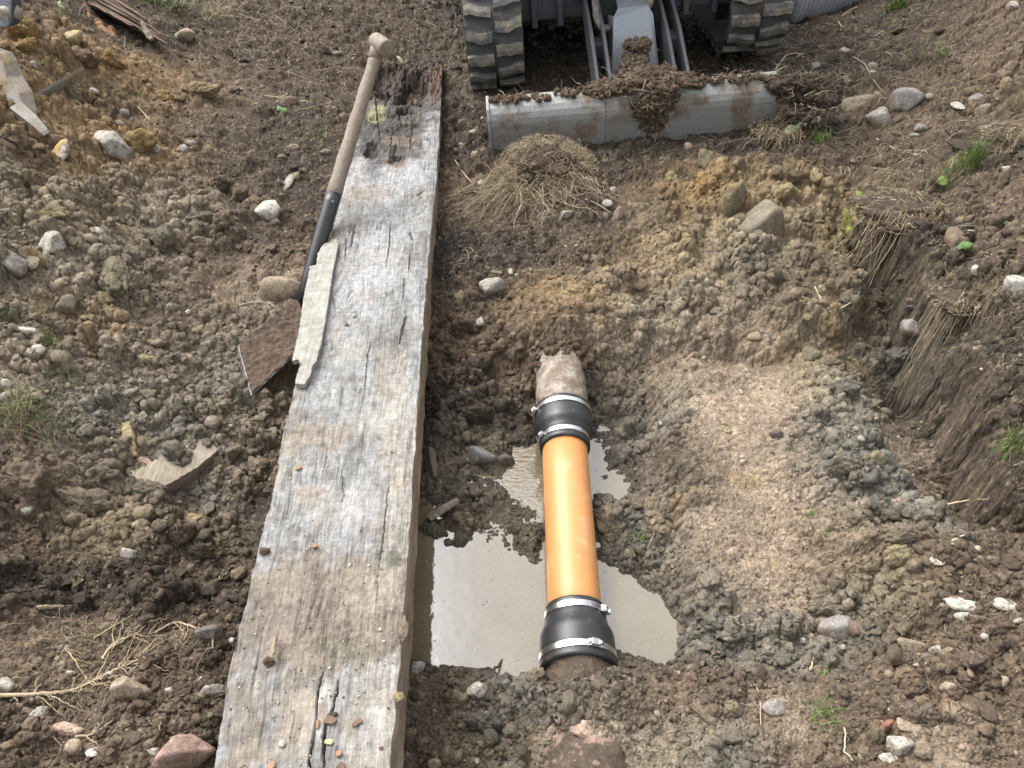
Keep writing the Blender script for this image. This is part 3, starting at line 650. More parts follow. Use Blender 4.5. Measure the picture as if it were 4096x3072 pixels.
# cracks
def crack(pts, wpx, d, c=(.05, .043, .036), taper=True):
    wpx = wpx*.62
    global col, disp
    P = np.array([on_top(a, b) for a, b in pts])
    ys = P[:, 1]; o = np.argsort(ys); xs = np.interp(YY, ys[o], P[o, 0]); inside = (YY > ys.min()) & (YY < ys.max())
    t = (YY-ys.min())/(ys.max()-ys.min())
    wv = wpx*float(depth(P[len(P)//2]))/FP*(.45+.55*np.sin(np.pi*np.clip(t, 0, 1)) if taper else 1.0)*(1+.5*fbm(XX*0, YY*60, int(pts[0][0]), 3))
    xs = xs + .0025*fbm(XX*0+2, YY*35, int(pts[0][1]), 3)
    m = np.where(inside & top, 1-sm(.4, 1.3, np.abs(XX-xs)/np.maximum(wv, 1e-4)), 0)
    disp -= d*m; m = m[..., None]; col = col*(1-m)+np.array(c)*m
for pts, wpx, d in [([(1554,1937),(1540,2090),(1520,2246)],3.5,.006),([(1515,2250),(1508,2400)],2.5,.003),([(1488,1357),(1470,1424),(1461,1556)],3.5,.006),([(1563,881),(1557,989),(1545,1068)],3.5,.006),
    ([(1418,899),(1403,989)],7,.006),([(1385,950),(1380,1040)],4,.004),([(1627,1261),(1612,1310),(1596,1375)],10,.004),([(1640,1015),(1636,1080)],5,.004),([(1618,1110),(1612,1200)],6,.003),([(1690,2000),(1600,2140)],2,.002),
    ([(1370,1880),(1372,2010)],3,.003),([(1310,1800),(1300,1900)],2.5,.002),([(1270,1830),(1262,1950)],2.5,.002),([(1210,1790),(1200,1850)],2,.002),([(1340,1240),(1330,1180)],3,.003),([(1250,1350),(1240,1440)],2.5,.002),
    ([(1293,2682),(1270,2765),(1265,2849),(1260,2905),(1244,3007),(1230,3200)],7,.018),([(1354,2719),(1340,2800),(1325,2850),(1302,2895),(1296,2960),(1290,3200)],9,.014),([(1185,2680),(1178,2800)],1.5,.001),
    ([(1640,930),(1650,960)],8,.004),([(1670,780),(1690,790),(1700,760)],9,.003),([(1500,380),(1520,560)],5,.01),([(1570,500),(1560,640)],4,.008),([(1650,480),(1640,600)],4,.008),([(1590,420),(1605,500)],4,.01),([(1455,1100),(1452,1150)],2,.002)]:
    crack(pts, wpx, d)
paint(mask(1290,2830,24,100,24,.3,.4), (.5,.48,.45), .6); paint(mask(1285,2870,14,60,25,.3,.5), (.20,.09,.05), .6)
# small dents, insect holes, specks
rng = np.random.default_rng(5)
sp = pn(XX*190, YY*120, 70); paint(sm(.72, .85, sp), (.07, .065, .06), .75*1.0); disp -= .001*sm(.72, .85, sp)
sp = pn(XX*230, YY*200, 71); paint(sm(.78, .9, sp)*top, (.45, .44, .40), .8)
gritm = mask(1350,2450,300,200,26)*sm(.1, .6, fbm(XX*150, YY*120, 72, 3)); paint(gritm, (.27, .225, .165), .5)
gritd = mask(1350,2450,320,220,27); disp += gritd*.0016*fbm(XX*120, YY*90, 73, 4)
edge = np.where(top, 1-sm(0, .018, np.minimum(SU[None], 1-SU[None])*.26), 0)
disp -= edge*(.003+.004*np.maximum(0, fbm(XX*30, YY*30, 74, 3)))
side = (SF == 1)[None] | (SF == 3)[None]
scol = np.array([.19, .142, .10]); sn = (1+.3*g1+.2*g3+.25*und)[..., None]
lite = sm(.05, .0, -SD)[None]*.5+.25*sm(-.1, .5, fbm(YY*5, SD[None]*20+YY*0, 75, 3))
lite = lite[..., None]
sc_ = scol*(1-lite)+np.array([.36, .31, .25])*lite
wetb = sm(-.05, -.15, zt(BY)[:, None]+SD[None])[..., None]; sc_ = sc_*(1-.35*wetb)
sc_ = np.where((YY > 3.0)[..., None], sc_*.55, sc_)
shade = 1+(shade-1)*1.35; grey_ = col.mean(-1, keepdims=True); col = (col*.75+grey_*.25)*.80
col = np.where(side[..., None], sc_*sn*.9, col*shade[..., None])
sidecut = .004*fbm(YY*9, SD[None]*30+0*YY, 76, 4)+.0018*g1
NX = np.where(SF == 1, 1, np.where(SF == 3, -1, 0))[None]*np.ones_like(XX)
XX = XX + NX*sidecut + np.where(SF == 1, SD*.02, 0)[None]
holecut = sm(.02, .05, dep)*sm(.7, 1, SU)[None]
ZZ = ZZ + np.where(top, disp-dep, 0)
# ragged far end
end = sm(Y1-.10, Y1, YY+.03*fbm(XX*40, YY*0, 77, 3)); ZZ = ZZ - end*.03*(1-(SF[None] == 2))
YY = YY - np.where(YY > Y1-.08, (YY-(Y1-.08))*(.6*np.abs(fbm(SU[None]*9, YY*0+1, 78, 3))), 0)
m_, n_ = XX.shape; idx = np.arange(m_*n_).reshape(m_, n_); nx = np.roll(idx, -1, 1)
F = np.stack([idx[:-1], idx[1:], nx[1:], nx[:-1]], -1).reshape(-1, 4)
caps = [idx[0][::1][None, :], idx[-1][::-1][None, :]]
beam = mesh_np('timber_beam', np.stack([XX, YY, ZZ], -1).reshape(-1, 3), [F]+caps, M_WOODV, cols=np.clip(col, .015, .8).reshape(-1, 3))
tag(beam, 'long thick weathered grey timber beam laid across the pit with its far end rotted black and brown', 'timber beam')
del XX, YY, ZZ, col, disp, dep, g1, g2, g3, sawn, und, la, lat

def m_grain(name, a, b, axis=1, sc=1.0, rough=.8, dark=(.06, .045, .03)):
    m, nt, bs = mat_new(name)
    tc = N(nt, 'ShaderNodeTexCoord').outputs['Object']
    mp = N(nt, 'ShaderNodeMapping'); s = [300*sc]*3; s[axis] = 14*sc; mp.inputs['Scale'].default_value = s
    nt.links.new(tc, mp.inputs['Vector'])
    f = noise_fac(nt, 1, 6, .7, mp.outputs[0], .3, .7); g = noise_fac(nt, 40, 5, .6, tc)
    c = mixc(nt, f, a, b); c = mixc(nt, g, c, mixc(nt, .35, c, dark))
    nt.links.new(c, bs.inputs['Base Color']); bs.inputs['Roughness'].default_value = rough
    bump(nt, bs, [(f, .0008), (g, .0008)], .7); return m
def slab(name, outline, thick, mat, parent=None, cols=None, jag=.0008, seed=1, bend=None, step=.006):
    """a flat broken piece: outline (world points in order) given real thickness and a roughened, bevelled rim"""
    P = np.array(outline, float); n = []
    rng = np.random.default_rng(seed)
    for i in range(len(P)):
        a, b = P[i], P[(i+1) % len(P)]; L = np.linalg.norm(b-a); k = max(1, int(L/step))
        for j in range(k): n.append(a+(b-a)*j/k + rng.normal(size=3)*jag*(1 if j else .3))
    bm = bmesh.new(); vs = [bm.verts.new(p) for p in n]; f = bm.faces.new(vs); f.normal_update(); nor = f.normal.copy()
    if nor.z < 0: nor = -nor
    r = bmesh.ops.extrude_face_region(bm, geom=[f]); ev = [v for v in r['geom'] if isinstance(v, bmesh.types.BMVert)]
    for v in ev: v.co -= nor*thick
    bmesh.ops.recalc_face_normals(bm, faces=bm.faces)
    big = [f for f in bm.faces if len(f.verts) > 4]
    bmesh.ops.triangulate(bm, faces=big)
    me = bpy.data.meshes.new(name); bm.to_mesh(me); bm.free(); me.materials.append(mat)
    o = bpy.data.objects.new(name, me); COL.objects.link(o)
    bv = o.modifiers.new('b', 'BEVEL'); bv.width = min(thick*.25, .003); bv.segments = 2; bv.limit_method = 'ANGLE'
    if parent: o.parent = parent
    return o
M_GREYWOOD = m_grain('grey_splinter_wood', (.37, .365, .33), (.17, .165, .14))
M_FRESH = m_grain('fresh_split_wood', (.55, .33, .16), (.35, .19, .09))
M_DARKWOOD = m_grain('wet_dark_wood', (.16, .13, .10), (.06, .048, .038))
M_PALEWOOD = m_grain('muddy_pale_wood', (.36, .31, .24), (.17, .14, .105))
spl = [(1345,955),(1352,980),(1330,1090),(1308,1240),(1285,1370),(1262,1450),(1250,1462),(1240,1500),(1215,1537),(1182,1535),(1186,1500),(1206,1455),(1192,1437),(1168,1442),(1180,1390),(1200,1300),(1212,1200),(1235,1085),(1240,1064),(1265,1058),(1272,1010),(1288,985),(1300,972),(1328,970)]
o = slab('wood_splinter', [on_top(a, b, .016) for a, b in spl], .013, M_GREYWOOD, seed=4)
tag(o, 'long pale grey splinter of board lying along the left edge of the timber beam', 'wood splinter')

# ------------------------------------------------------------------ standing water in the trench
m, nt, bs = mat_new('muddy_water')
pos = N(nt, 'ShaderNodeNewGeometry').outputs['Position']
f = noise_fac(nt, 6, 5, .6, pos); f2 = noise_fac(nt, 700, 3, .6, pos, .60, .72)
c = mixc(nt, f, (.105, .083, .047), (.135, .110, .067)); c = mixc(nt, f2, c, (.34, .31, .24))
nt.links.new(c, bs.inputs['Base Color']); bs.inputs['Roughness'].default_value = .035; bs.inputs['IOR'].default_value = 1.7
bs.inputs['Specular IOR Level'].default_value = .9
rp = noise_fac(nt, 28, 3, .5, pos, 0, 1)
mk = N(nt, 'ShaderNodeMapping'); mk.inputs['Scale'].default_value = (60, 130, 60); nt.links.new(pos, mk.inputs['Vector'])
rp2 = noise_fac(nt, 1, 2, .5, mk.outputs[0], 0, 1)
sp_ = N(nt, 'ShaderNodeSeparateXYZ'); nt.links.new(pos, sp_.inputs[0])
rg = N(nt, 'ShaderNodeMapRange'); rg.inputs['From Min'].default_value = 1.02; rg.inputs['From Max'].default_value = 1.2
nt.links.new(sp_.outputs[1], rg.inputs['Value'])
mm = N(nt, 'ShaderNodeMath', operation='MULTIPLY'); nt.links.new(rp2, mm.inputs[0]); nt.links.new(rg.outputs[0], mm.inputs[1])
rx = N(nt, 'ShaderNodeMapRange'); rx.inputs['From Min'].default_value = -.12; rx.inputs['From Max'].default_value = -.02; nt.links.new(sp_.outputs[0], rx.inputs['Value'])
rz_ = N(nt, 'ShaderNodeMapRange'); rz_.inputs['From Min'].default_value = .20; rz_.inputs['From Max'].default_value = .13; nt.links.new(sp_.outputs[0], rz_.inputs['Value'])
m3 = N(nt, 'ShaderNodeMath', operation='MULTIPLY'); nt.links.new(mm.outputs[0], m3.inputs[0]); nt.links.new(rx.outputs[0], m3.inputs[1])
mm = N(nt, 'ShaderNodeMath', operation='MULTIPLY'); nt.links.new(m3.outputs[0], mm.inputs[0]); nt.links.new(rz_.outputs[0], mm.inputs[1])
bump(nt, bs, [(rp, .0008), (mm.outputs[0], .0022)], .5)
M_WATER = m
def water(name, x0, x1, y0, y1, z):
    gx, gy = np.meshgrid(np.linspace(x0, x1, 40), np.linspace(y0, y1, 40)); i = np.arange(1600).reshape(40, 40)
    F = np.stack([i[:-1, :-1], i[:-1, 1:], i[1:, 1:], i[1:, :-1]], -1).reshape(-1, 4)
    o = mesh_np(name, np.stack([gx, gy, gx*0+z], -1).reshape(-1, 3), F, M_WATER); tag(o, kind='structure'); return o
o = water('puddle_water', -.42, .52, .56, 1.75, WATER); o['label'] = 'muddy water standing in the trench around the pipe'

# ------------------------------------------------------------------ the drain: clay pipe, rubber couplings, orange plastic pipe
PX = .1295
def axis(y): return Vector((PX, y, -.1055+(y-.9)*.060))
AX = (axis(2)-axis(1)).normalized()
def lathe(name, prof, mat, parent=None, n=72, noise=0, cols=None, closed=False, smooth=True, seed=0, tilt=0):
    """profile of (distance y along the drain, radius) revolved about the drain's axis"""
    prof = np.array(prof, float); a = np.linspace(0, 2*np.pi, n, endpoint=False)
    ax = np.array(AX); up = np.array([0, -ax[2], ax[1]]); sx = np.array([1.0, 0, 0])
    C = np.array([axis(y) for y in prof[:, 0]])
    R = prof[:, 1][:, None]*np.ones(n)[None]
    if noise: R = R + noise*fbm(prof[:, 0][:, None]*30+np.cos(a)[None]*2, np.sin(a)[None]*2+prof[:, 0][:, None]*9, seed, 4)
    V = C[:, None]+R[..., None]*(np.cos(a)[None, :, None]*sx+np.sin(a)[None, :, None]*up)
    i = np.arange(len(prof)*n).reshape(len(prof), n); j = np.roll(i, -1, 1)
    F = np.stack([i[:-1], i[1:], j[1:], j[:-1]], -1).reshape(-1, 4)
    o = mesh_np(name, V.reshape(-1, 3), F[:, ::-1], mat, parent=parent, smooth=smooth)
    return o
def m_orange():
    m, nt, bs = mat_new('orange_plastic')
    v = N(nt, 'ShaderNodeTexCoord').outputs['Object']
    f = noise_fac(nt, 14, 6, .65, v, .54, .76); g = noise_fac(nt, 60, 6, .7, v, .62, .70); h = noise_fac(nt, 5, 4, .6, v)
    c = mixc(nt, h, (.44, .198, .066), (.49, .225, .080)); c = mixc(nt, f, c, (.52, .33, .19)); c = mixc(nt, g, c, (.40, .29, .18))
    mp = N(nt, 'ShaderNodeMapping'); mp.inputs['Scale'].default_value = (260, 9, 260); mp.inputs['Rotation'].default_value = (0, 0, .5); nt.links.new(v, mp.inputs['Vector'])
    s = noise_fac(nt, 1, 3, .6, mp.outputs[0], .73, .78); c = mixc(nt, s, c, (.30, .17, .08))
    nt.links.new(c, bs.inputs['Base Color'])
    r = N(nt, 'ShaderNodeMapRange'); r.inputs['To Min'].default_value = .46; r.inputs['To Max'].default_value = .7; nt.links.new(f, r.inputs['Value']); nt.links.new(r.outputs[0], bs.inputs['Roughness'])
    bump(nt, bs, [(g, .0003), (s, .0002)], .4); return m
r0 = .055
o = lathe('orange_pipe', [(.78, r0-.004), (.78, r0), (.9, r0), (1.0, r0), (1.1, r0), (1.2, r0), (1.37, r0), (1.37, r0-.004)], m_orange(), n=96)
tag(o, 'orange plastic drain pipe joined between two black rubber couplings', 'pipe')
M_CLAY = m_mud_on('salt_glazed_clay', (.36, .30, .25), mud=(.17, .125, .09), lo=.42, hi=.62, scale=16, rough=.55, speck=50)
def m_clay(ca=(.14, .102, .075), cb=(.36, .315, .265)):
    m, nt, bs = mat_new('old_clay_pipe')
    v = N(nt, 'ShaderNodeTexCoord').outputs['Object']
    f = noise_fac(nt, 22, 7, .7, v, .42, .60); g = noise_fac(nt, 34, 6, .65, v, .55, .65); h = noise_fac(nt, 240, 6, .7, v)
    c = mixc(nt, f, ca, cb); c = mixc(nt, g, c, (.13, .085, .062)); c = mixc(nt, h, c, mixc(nt, .5, c, (.12, .09, .065)))
    nt.links.new(c, bs.inputs['Base Color']); bs.inputs['Roughness'].default_value = .7
    bump(nt, bs, [(f, .002), (h, .001)], .7); return m
M_CLAY = m_clay()
pr = [(y, .0665+.0008*math.sin(y*60)) for y in np.linspace(1.36, 1.74, 50)]
o = lathe('clay_pipe', pr, M_CLAY, noise=.0028, seed=3); tag(o, 'old brown and white clay pipe coming out of the far bank', 'pipe', 'old clay drain pipes')
pr = [(y, .0655) for y in np.linspace(.80, .62, 60)]+[(y, .067+.017*float(sm(.605, .57, y))) for y in np.linspace(.615, .30, 100)]
o = lathe('clay_pipe', [(p[0], p[1]) for p in pr][::-1], M_CLOD, noise=.0045, seed=9, n=220)
va = np.empty(len(o.data.vertices)*3); o.data.vertices.foreach_get('co', va); va = va.reshape(-1, 3); ca_ = np.ones((len(va), 4)); ca_[:, :3] = np.array([.135, .102, .074])*(1+.3*fbm(va[:, 0]*40, va[:, 1]*40, 5, 4))[:, None]
kp = (sm(.25, .5, fbm(va[:, 0]*30+3, va[:, 1]*30, 6, 4))*(va[:, 1] < .6))[:, None]; ca_[:, :3] = ca_[:, :3]*(1-kp)+np.array([.40, .28, .23])*kp
ca = o.data.color_attributes.new('Col', 'FLOAT_COLOR', 'POINT'); ca.data.foreach_set('color', ca_.astype(np.float32).ravel()); tag(o, 'old clay pipe caked in mud under the near bank', 'pipe', 'old clay drain pipes')
def m_rubber():
    m, nt, bs = mat_new('black_rubber'); v = N(nt, 'ShaderNodeTexCoord').outputs['Object']
    f = noise_fac(nt, 30, 6, .7, v, .55, .75); g = noise_fac(nt, 900, 3, .7, v, .66, .70); k = noise_fac(nt, 200, 4, .6, v)
    c = mixc(nt, f, (.016, .017, .018), (.075, .072, .068)); c = mixc(nt, g, c, (.30, .29, .27))
    nt.links.new(c, bs.inputs['Base Color']); bs.inputs['Roughness'].default_value = .42; bump(nt, bs, [(k, .0002)], .3); return m
M_RUB = m_rubber()
M_STEEL = m_plain('clamp_steel', (.62, .62, .62), .28, 1)
M_STEELD = m_plain('clamp_steel_dark', (.25, .25, .25), .4, 1)
def coupling(ys, label, clamps):
    """ys: profile list; clamps: (y, radius, screw angle in degrees from +X)"""
    c = axis(sum(y for y, r in ys)/len(ys)); root = empty('pipe_coupling', c)
    tag(root, label, 'pipe coupling', 'rubber pipe couplings')
    inv = Matrix.Translation(-c)
    def put(o, par): o.data.transform(inv if par is root else inv); o.parent = par; return o
    put(lathe('sleeve', ys, M_RUB, n=96), root)
    for y, r, an in clamps:
        w_ = .0062
        b = lathe('hose_clamp', [(y-w_, r), (y-w_, r+.0016), (y+w_, r+.0016), (y+w_, r)], M_STEEL, n=96, smooth=False); put(b, root)
        # the slotted stretch of the band and the worm housing
        a0 = math.radians(an); ax = np.array(AX); up = np.array([0, -ax[2], ax[1]]); sx = np.array([1.0, 0, 0])
        def pt(a, rr, dy): return Vector((np.array(axis(y))+ax*dy+(math.cos(a)*sx+math.sin(a)*up)*rr))
        mb = MB()
        for k in range(16):
            a = a0+(.16+.032*k)*(1 if an > 90 else -1)*-1
            d1 = (pt(a+.01, r, 0)-pt(a-.01, r, 0)).normalized(); rad = (pt(a, r+.1, 0)-pt(a, r, 0)).normalized(); yy = d1.cross(rad)
            R = Matrix((d1, yy, rad)).transposed()
            mb.box(pt(a, r+.0019, 0), (.0011, .0085, .0009), R, 0)
        put(mb.build('band_slots', M_STEELD), root)
        d1 = (pt(a0+.01, r, 0)-pt(a0-.01, r, 0)).normalized(); rad = (pt(a0, r+.1, 0)-pt(a0, r, 0)).normalized(); yy = d1.cross(rad); R = Matrix((d1, yy, rad)).transposed()
        mb = MB(); mb.box(pt(a0, r+.006, 0), (.017, .0135, .009), R, .002); mb.box(pt(a0, r+.0028, 0), (.024, .0145, .002), R, .0005)
        hs_ = put(mb.build('worm_housing', M_STEEL, smooth=False), root)
        mb = MB(); q = pt(a0, r+.006, 0); mb.tube([q-d1*.0165, q-d1*.008], .0052, 6); mb.tube([q-d1*.010, q-d1*.009], .0066, 12); mb.tube([q+d1*.008, q+d1*.0125], .0038, 10)
        put(mb.build('clamp_screw', M_STEEL), root)
    return root
coupling([(1.292, .0555), (1.292, .0605), (1.296, .0625), (1.304, .0632), (1.308, .0615), (1.322, .0615), (1.326, .0635), (1.330, .0645), (1.336, .0655), (1.343, .0705), (1.350, .0738), (1.356, .0745), (1.378, .0745), (1.384, .0742), (1.391, .0735), (1.406, .0735), (1.410, .0752), (1.415, .0752), (1.418, .073), (1.418, .0665)],
    'black rubber coupling on the far end of the orange pipe, against the old clay pipe', [(1.315, .0617, 158), (1.399, .0742, 165)])
coupling([(.868, .0555), (.868, .0610), (.864, .0625), (.858, .0615), (.844, .0615), (.840, .0632), (.835, .0645), (.824, .0665), (.814, .0715), (.806, .0745), (.798, .0755), (.778, .0757), (.771, .0757), (.768, .0750), (.754, .0750), (.750, .0765), (.743, .0767), (.738, .0755), (.738, .0665)][::-1],
    'black rubber coupling on the near end of the orange pipe, above the puddle', [(.851, .0617, 28), (.761, .0752, 70)])

# ------------------------------------------------------------------ the shovel leaning on the beam
S = Vector(at(1240, 1090, .02)); T = Vector(at(1506, 215, .45)); ax_ = (T-S)
sh = empty('shovel', S); tag(sh, 'long handled shovel leaning against the beam with its mud coated blade in the clay', 'shovel')
def loc(p): return Vector(p)-S
M_ASH = m_grain('ash_handle', (.27, .22, .17), (.15, .12, .094), axis=1, sc=.8, rough=.7)
M_BLK = m_plain('black_painted_steel', (.022, .022, .024), .38, 0)
B1 = Vector(at(1343, 785, .158))
def bend(t, P0=S, P1=T): return P0.lerp(P1, t)
tb = (B1-S).length/(T-S).length
MB().tube([loc(bend(t)) for t in np.linspace(tb-.02, 1, 16)], [.0235-.0045*max(0, (t-tb))/(1-tb)+.0012*math.sin(t*40) for t in np.linspace(tb-.02, 1, 16)], 24).build('shaft', M_ASH, sh, True)
MB().tube([loc(bend(t)) for t in (-.14, -.02, .1, .3, tb)], [.015, .019, .0225, .0245, .0252], 24).build('socket', M_BLK, sh, True)
mb = MB()
for t in (.30, .36): 
    d = (T-S).normalized(); s_ = Vector((.35, -.8, .5)); s_ = (s_-d*s_.dot(d)).normalized(); q = bend(t); mb.tube([loc(q+s_*.022), loc(q+s_*.0275)], .0042, 10)
mb.build('rivets', M_STEELD, sh)
# T grip: a stout bulging bar across the shaft end, its sawn end facing the viewer
gc = Vector(at(1523, 178, .475)); gd = (Vector(at(1548, 206, .455))-Vector(at(1496, 158, .50))).normalized(); gd = Vector((.55, -.80, -.05)).normalized()
L = .088
MB().tube([loc(gc+gd*a) for a in np.array([-1, -.96, -.8, -.4, 0, .4, .8, .96, 1])*L/2], [.010, .020, .0255, .027, .0275, .0275, .027, .0255, .022], 24).tube([loc(bend(.965)), loc(bend(1.0)), loc(bend(1.03))], [.021, .0235, .025], 20).build('grip', M_ASH, sh, True)
TL = Vector(at(950, 1385, -.035)); TR = Vector(at(1003, 1585, -.060)); SLf = Vector(at(1185, 1178, -.010)); SRt = TR+(SLf-TL)*1.02
ns, nt_ = 110, 80; V = []
for i in range(ns):
    for j in range(nt_):
        s_, t_ = i/(ns-1), j/(nt_-1)
        a = TL.lerp(SLf, s_); b = TR.lerp(SRt, s_); nn = (SLf-TL).cross(TR-TL).normalized(); nn = nn if nn.z > 0 else -nn
        wv = 1-.35*max(0, (s_-.86)/.14)**2
        p = a.lerp(b, .5+(t_-.5)*wv) - nn*.012*(1-(2*t_-1)**2)*(.3+.7*s_) - (TL-SLf).normalized()*.0*s_
        V.append(loc(p)[:])
V = np.array(V); mudh = .0034*np.maximum(0, .6+fbm(V[:, 0]*60, V[:, 1]*60, 12, 4))+.004*np.abs(pn(V[:, 0]*35, V[:, 1]*35, 3)); 
V2 = V.copy(); V2[:, 2] -= .0035; Vt = V.copy()
i = np.arange(ns*nt_).reshape(ns, nt_); F1 = np.stack([i[:-1, :-1], i[:-1, 1:], i[1:, 1:], i[1:, :-1]], -1).reshape(-1, 4); F2 = F1[:, ::-1]+ns*nt_
rim = np.concatenate([i[0], i[1:, -1], i[-1, -2::-1], i[-2:0:-1, 0]]); rn = np.roll(rim, -1); F3 = np.stack([rim, rn, rn+ns*nt_, rim+ns*nt_], -1)
M_SPADE = m_plain('worn_spade_steel', (.10, .10, .105), .5, .4)
mesh_np('blade', np.concatenate([Vt, V2]), [F1, F2, F3[:, ::-1]], M_SPADE, parent=sh, smooth=True)
k = np.zeros((ns, nt_), bool); k[1:, :] = True
inner = i[1:-1, 1:-1]
Vm = V.copy(); Vm[:, 2] += .0012+mudh; Vm = Vm.reshape(ns, nt_, 3); Vm[0, :, 2] -= .004; Vm[-1, :, 2] -= .004; Vm[:, 0, 2] -= .004; Vm[:, -1, 2] -= .004
Vm = Vm[:, 1:-1]; Vm = Vm[2:]; Vm[0, :, 2] -= .004; Vm[:, 0, 2] -= .004; Vm[:, -1, 2] -= .004; Vm[:, :, :2] += (.0022*np.stack([pn(Vm[..., 0]*60, Vm[..., 1]*60, 1), pn(Vm[..., 0]*60, Vm[..., 1]*60, 2)], -1)); iv = np.arange(Vm.shape[0]*Vm.shape[1]).reshape(Vm.shape[:2]); F1 = np.stack([iv[:-1, :-1], iv[:-1, 1:], iv[1:, 1:], iv[1:, :-1]], -1).reshape(-1, 4); V = Vm.reshape(-1, 3)
mesh_np('caked_mud', Vm.reshape(-1, 3), F1, M_CLOD, parent=sh, cols=np.array([.125, .088, .062])*(1+.35*fbm(V[:, 0]*30, V[:, 1]*30, 4, 4))[:, None])
# ------------------------------------------------------------------ the mini excavator
YAW = math.radians(2); ROLL = math.radians(-4.3)
dg = empty('mini_excavator', (-.08, 2.74, 0), YAW); dg.rotation_euler = (0, ROLL, YAW); tag(dg, 'dusty grey rubber tracked mini excavator standing behind its lowered dozer blade', 'excavator')
M_BLADE = m_mud_on('worn_blade_steel', (.27, .275, .265), mud=(.16, .125, .092), lo=.46, hi=.60, scale=9, rough=.5, metal=.3, speck=45)
M_TRACK = m_mud_on('dusty_track_rubber', (.075, .081, .086), mud=(.26, .22, .165), lo=.42, hi=.64, scale=16, rough=.75, speck=50)
M_TRACKD = m_mud_on('dark_track_rubber', (.045, .048, .05), mud=(.12, .10, .075), lo=.5, hi=.7, scale=16, rough=.8, speck=50)
M_FRAME = m_mud_on('dark_machine_paint', (.060, .066, .072), mud=(.17, .15, .12), lo=.55, hi=.75, scale=6, rough=.5, speck=60)
M_GUARD = m_mud_on('scuffed_guard_plate', (.26, .28, .31), mud=(.20, .16, .12), lo=.60, hi=.72, scale=9, rough=.38, metal=.4, speck=60)
M_CHROME = m_plain('chromed_rod', (.8, .8, .8), .12, 1)
# dozer blade: curved plate with a rolled lip, end plates
BL = 1.06
prof = [(.020, -.10), (.010, -.05), (.000, .0), (-.008, .05), (-.014, .09), (-.018, .115), (-.017, .135), (-.010, .155), (.004, .172), (.022, .184), (.044, .192), (.060, .193)]
prof2 = [(y+.013, z-.004) for y, z in prof][::-1]
mb = MB()
def blade_seg(mb, x0, x1, dy=0):
    n = 26
    for k in range(n):
        pass
    P = prof+prof2
    A = [mb.bm.verts.new((x0, y+dy, z)) for y, z in P]; Bv = [mb.bm.verts.new((x1, y+dy, z)) for y, z in P]; N_ = len(P)
    for k in range(N_): mb.bm.faces.new((A[k], Bv[k], Bv[(k+1) % N_], A[(k+1) % N_]))
    for r, flip in ((A, 0), (Bv, 1)):
        for k in range(len(prof)-1):
            q = (r[k], r[k+1], r[N_-2-k], r[N_-1-k]); mb.bm.faces.new(q if flip else q[::-1])
blade_seg(mb, .012, .43); mb2 = MB(); blade_seg(mb2, .432, BL, .006)
bb = mb.build('dozer_blade', M_BLADE, dg, True); b2 = mb2.build('blade_extension', M_BLADE, bb, True)
for o_ in (bb, b2):
    for p in o_.data.polygons: p.use_smooth = False
mb = MB()
for x in (0.0,): mb.prism([(x, y, z) for y, z in [(.060, -.10), (.064, .10), (.070, .196), (.022, .190), (-.006, .172), (-.022, .14), (-.024, .10), (.012, -.10)]], (.011, 0, 0), .002)
mb.build('blade_end_plate', M_BLADE, bb)
mb = MB(); mb.box((.55, .10, .06), (1.0, .05, .09), None, .008); mb.build('blade_stiffener', M_FRAME, bb)
# blade arms, in pairs of plates
for x in (.45, .745):
    mb = MB()
    for dx in (-.030, .018): mb.prism([(x+dx, .06, -.02), (x+dx, .06, .115), (x+dx, .40, .275), (x+dx, .80, .40), (x+dx, .84, .33), (x+dx, .50, .165)], (.013, 0, 0), .003)
    mb.box((x, .45, .2), (.05, .10, .06), None, .004)
    mb.tube([(x-.05, .70, .335), (x+.05, .70, .335)], .024, 20); mb.tube([(x-.06, .70, .335), (x+.06, .70, .335)], .013, 12)
    mb.build('blade_arm', M_FRAME, dg)
# guard plate over the ram
zc_ = [(-.060, .475, .335), (.060, .475, .335), (.078, .468, .305), (.098, .36, .085), (-.098, .36, .085), (-.078, .468, .305)]
cxg = .60
mb = MB()
P = [(cxg+a, b, c) for a, b, c in zc_]
nrm = Vector((0, .94, -.40))
mb.prism(P, nrm*.01, .002)
for s in (-1, 1):
    q = [(cxg+s*.078, .468, .305), (cxg+s*.098, .36, .085), (cxg+s*.108, .45, .07), (cxg+s*.090, .55, .29)]
    mb.prism(q, (-s*.008, 0, 0), .001)
mb.prism([(cxg-.060, .475, .335), (cxg+.060, .475, .335), (cxg+.055, .60, .355), (cxg-.055, .60, .355)], (0, 0, -.008), .001)
gp = mb.build('ram_guard', M_GUARD, dg)
mb = MB(); mb.tube([(cxg, .50, .30), (cxg, .66, .40)], .017, 20); mb.build('ram_rod', M_CHROME, dg, True)
mb = MB(); mb.tube([(cxg, .60, .362), (cxg, .625, .378), (cxg, .63, .381), (cxg, 1.0, .56)], [.030, .030, .026, .026], 24); mb.build('ram_cylinder', M_FRAME, dg, True)
M_HOSE = m_mud_on('rubber_hose', (.07, .07, .07), mud=(.2, .17, .13), scale=20, rough=.6)
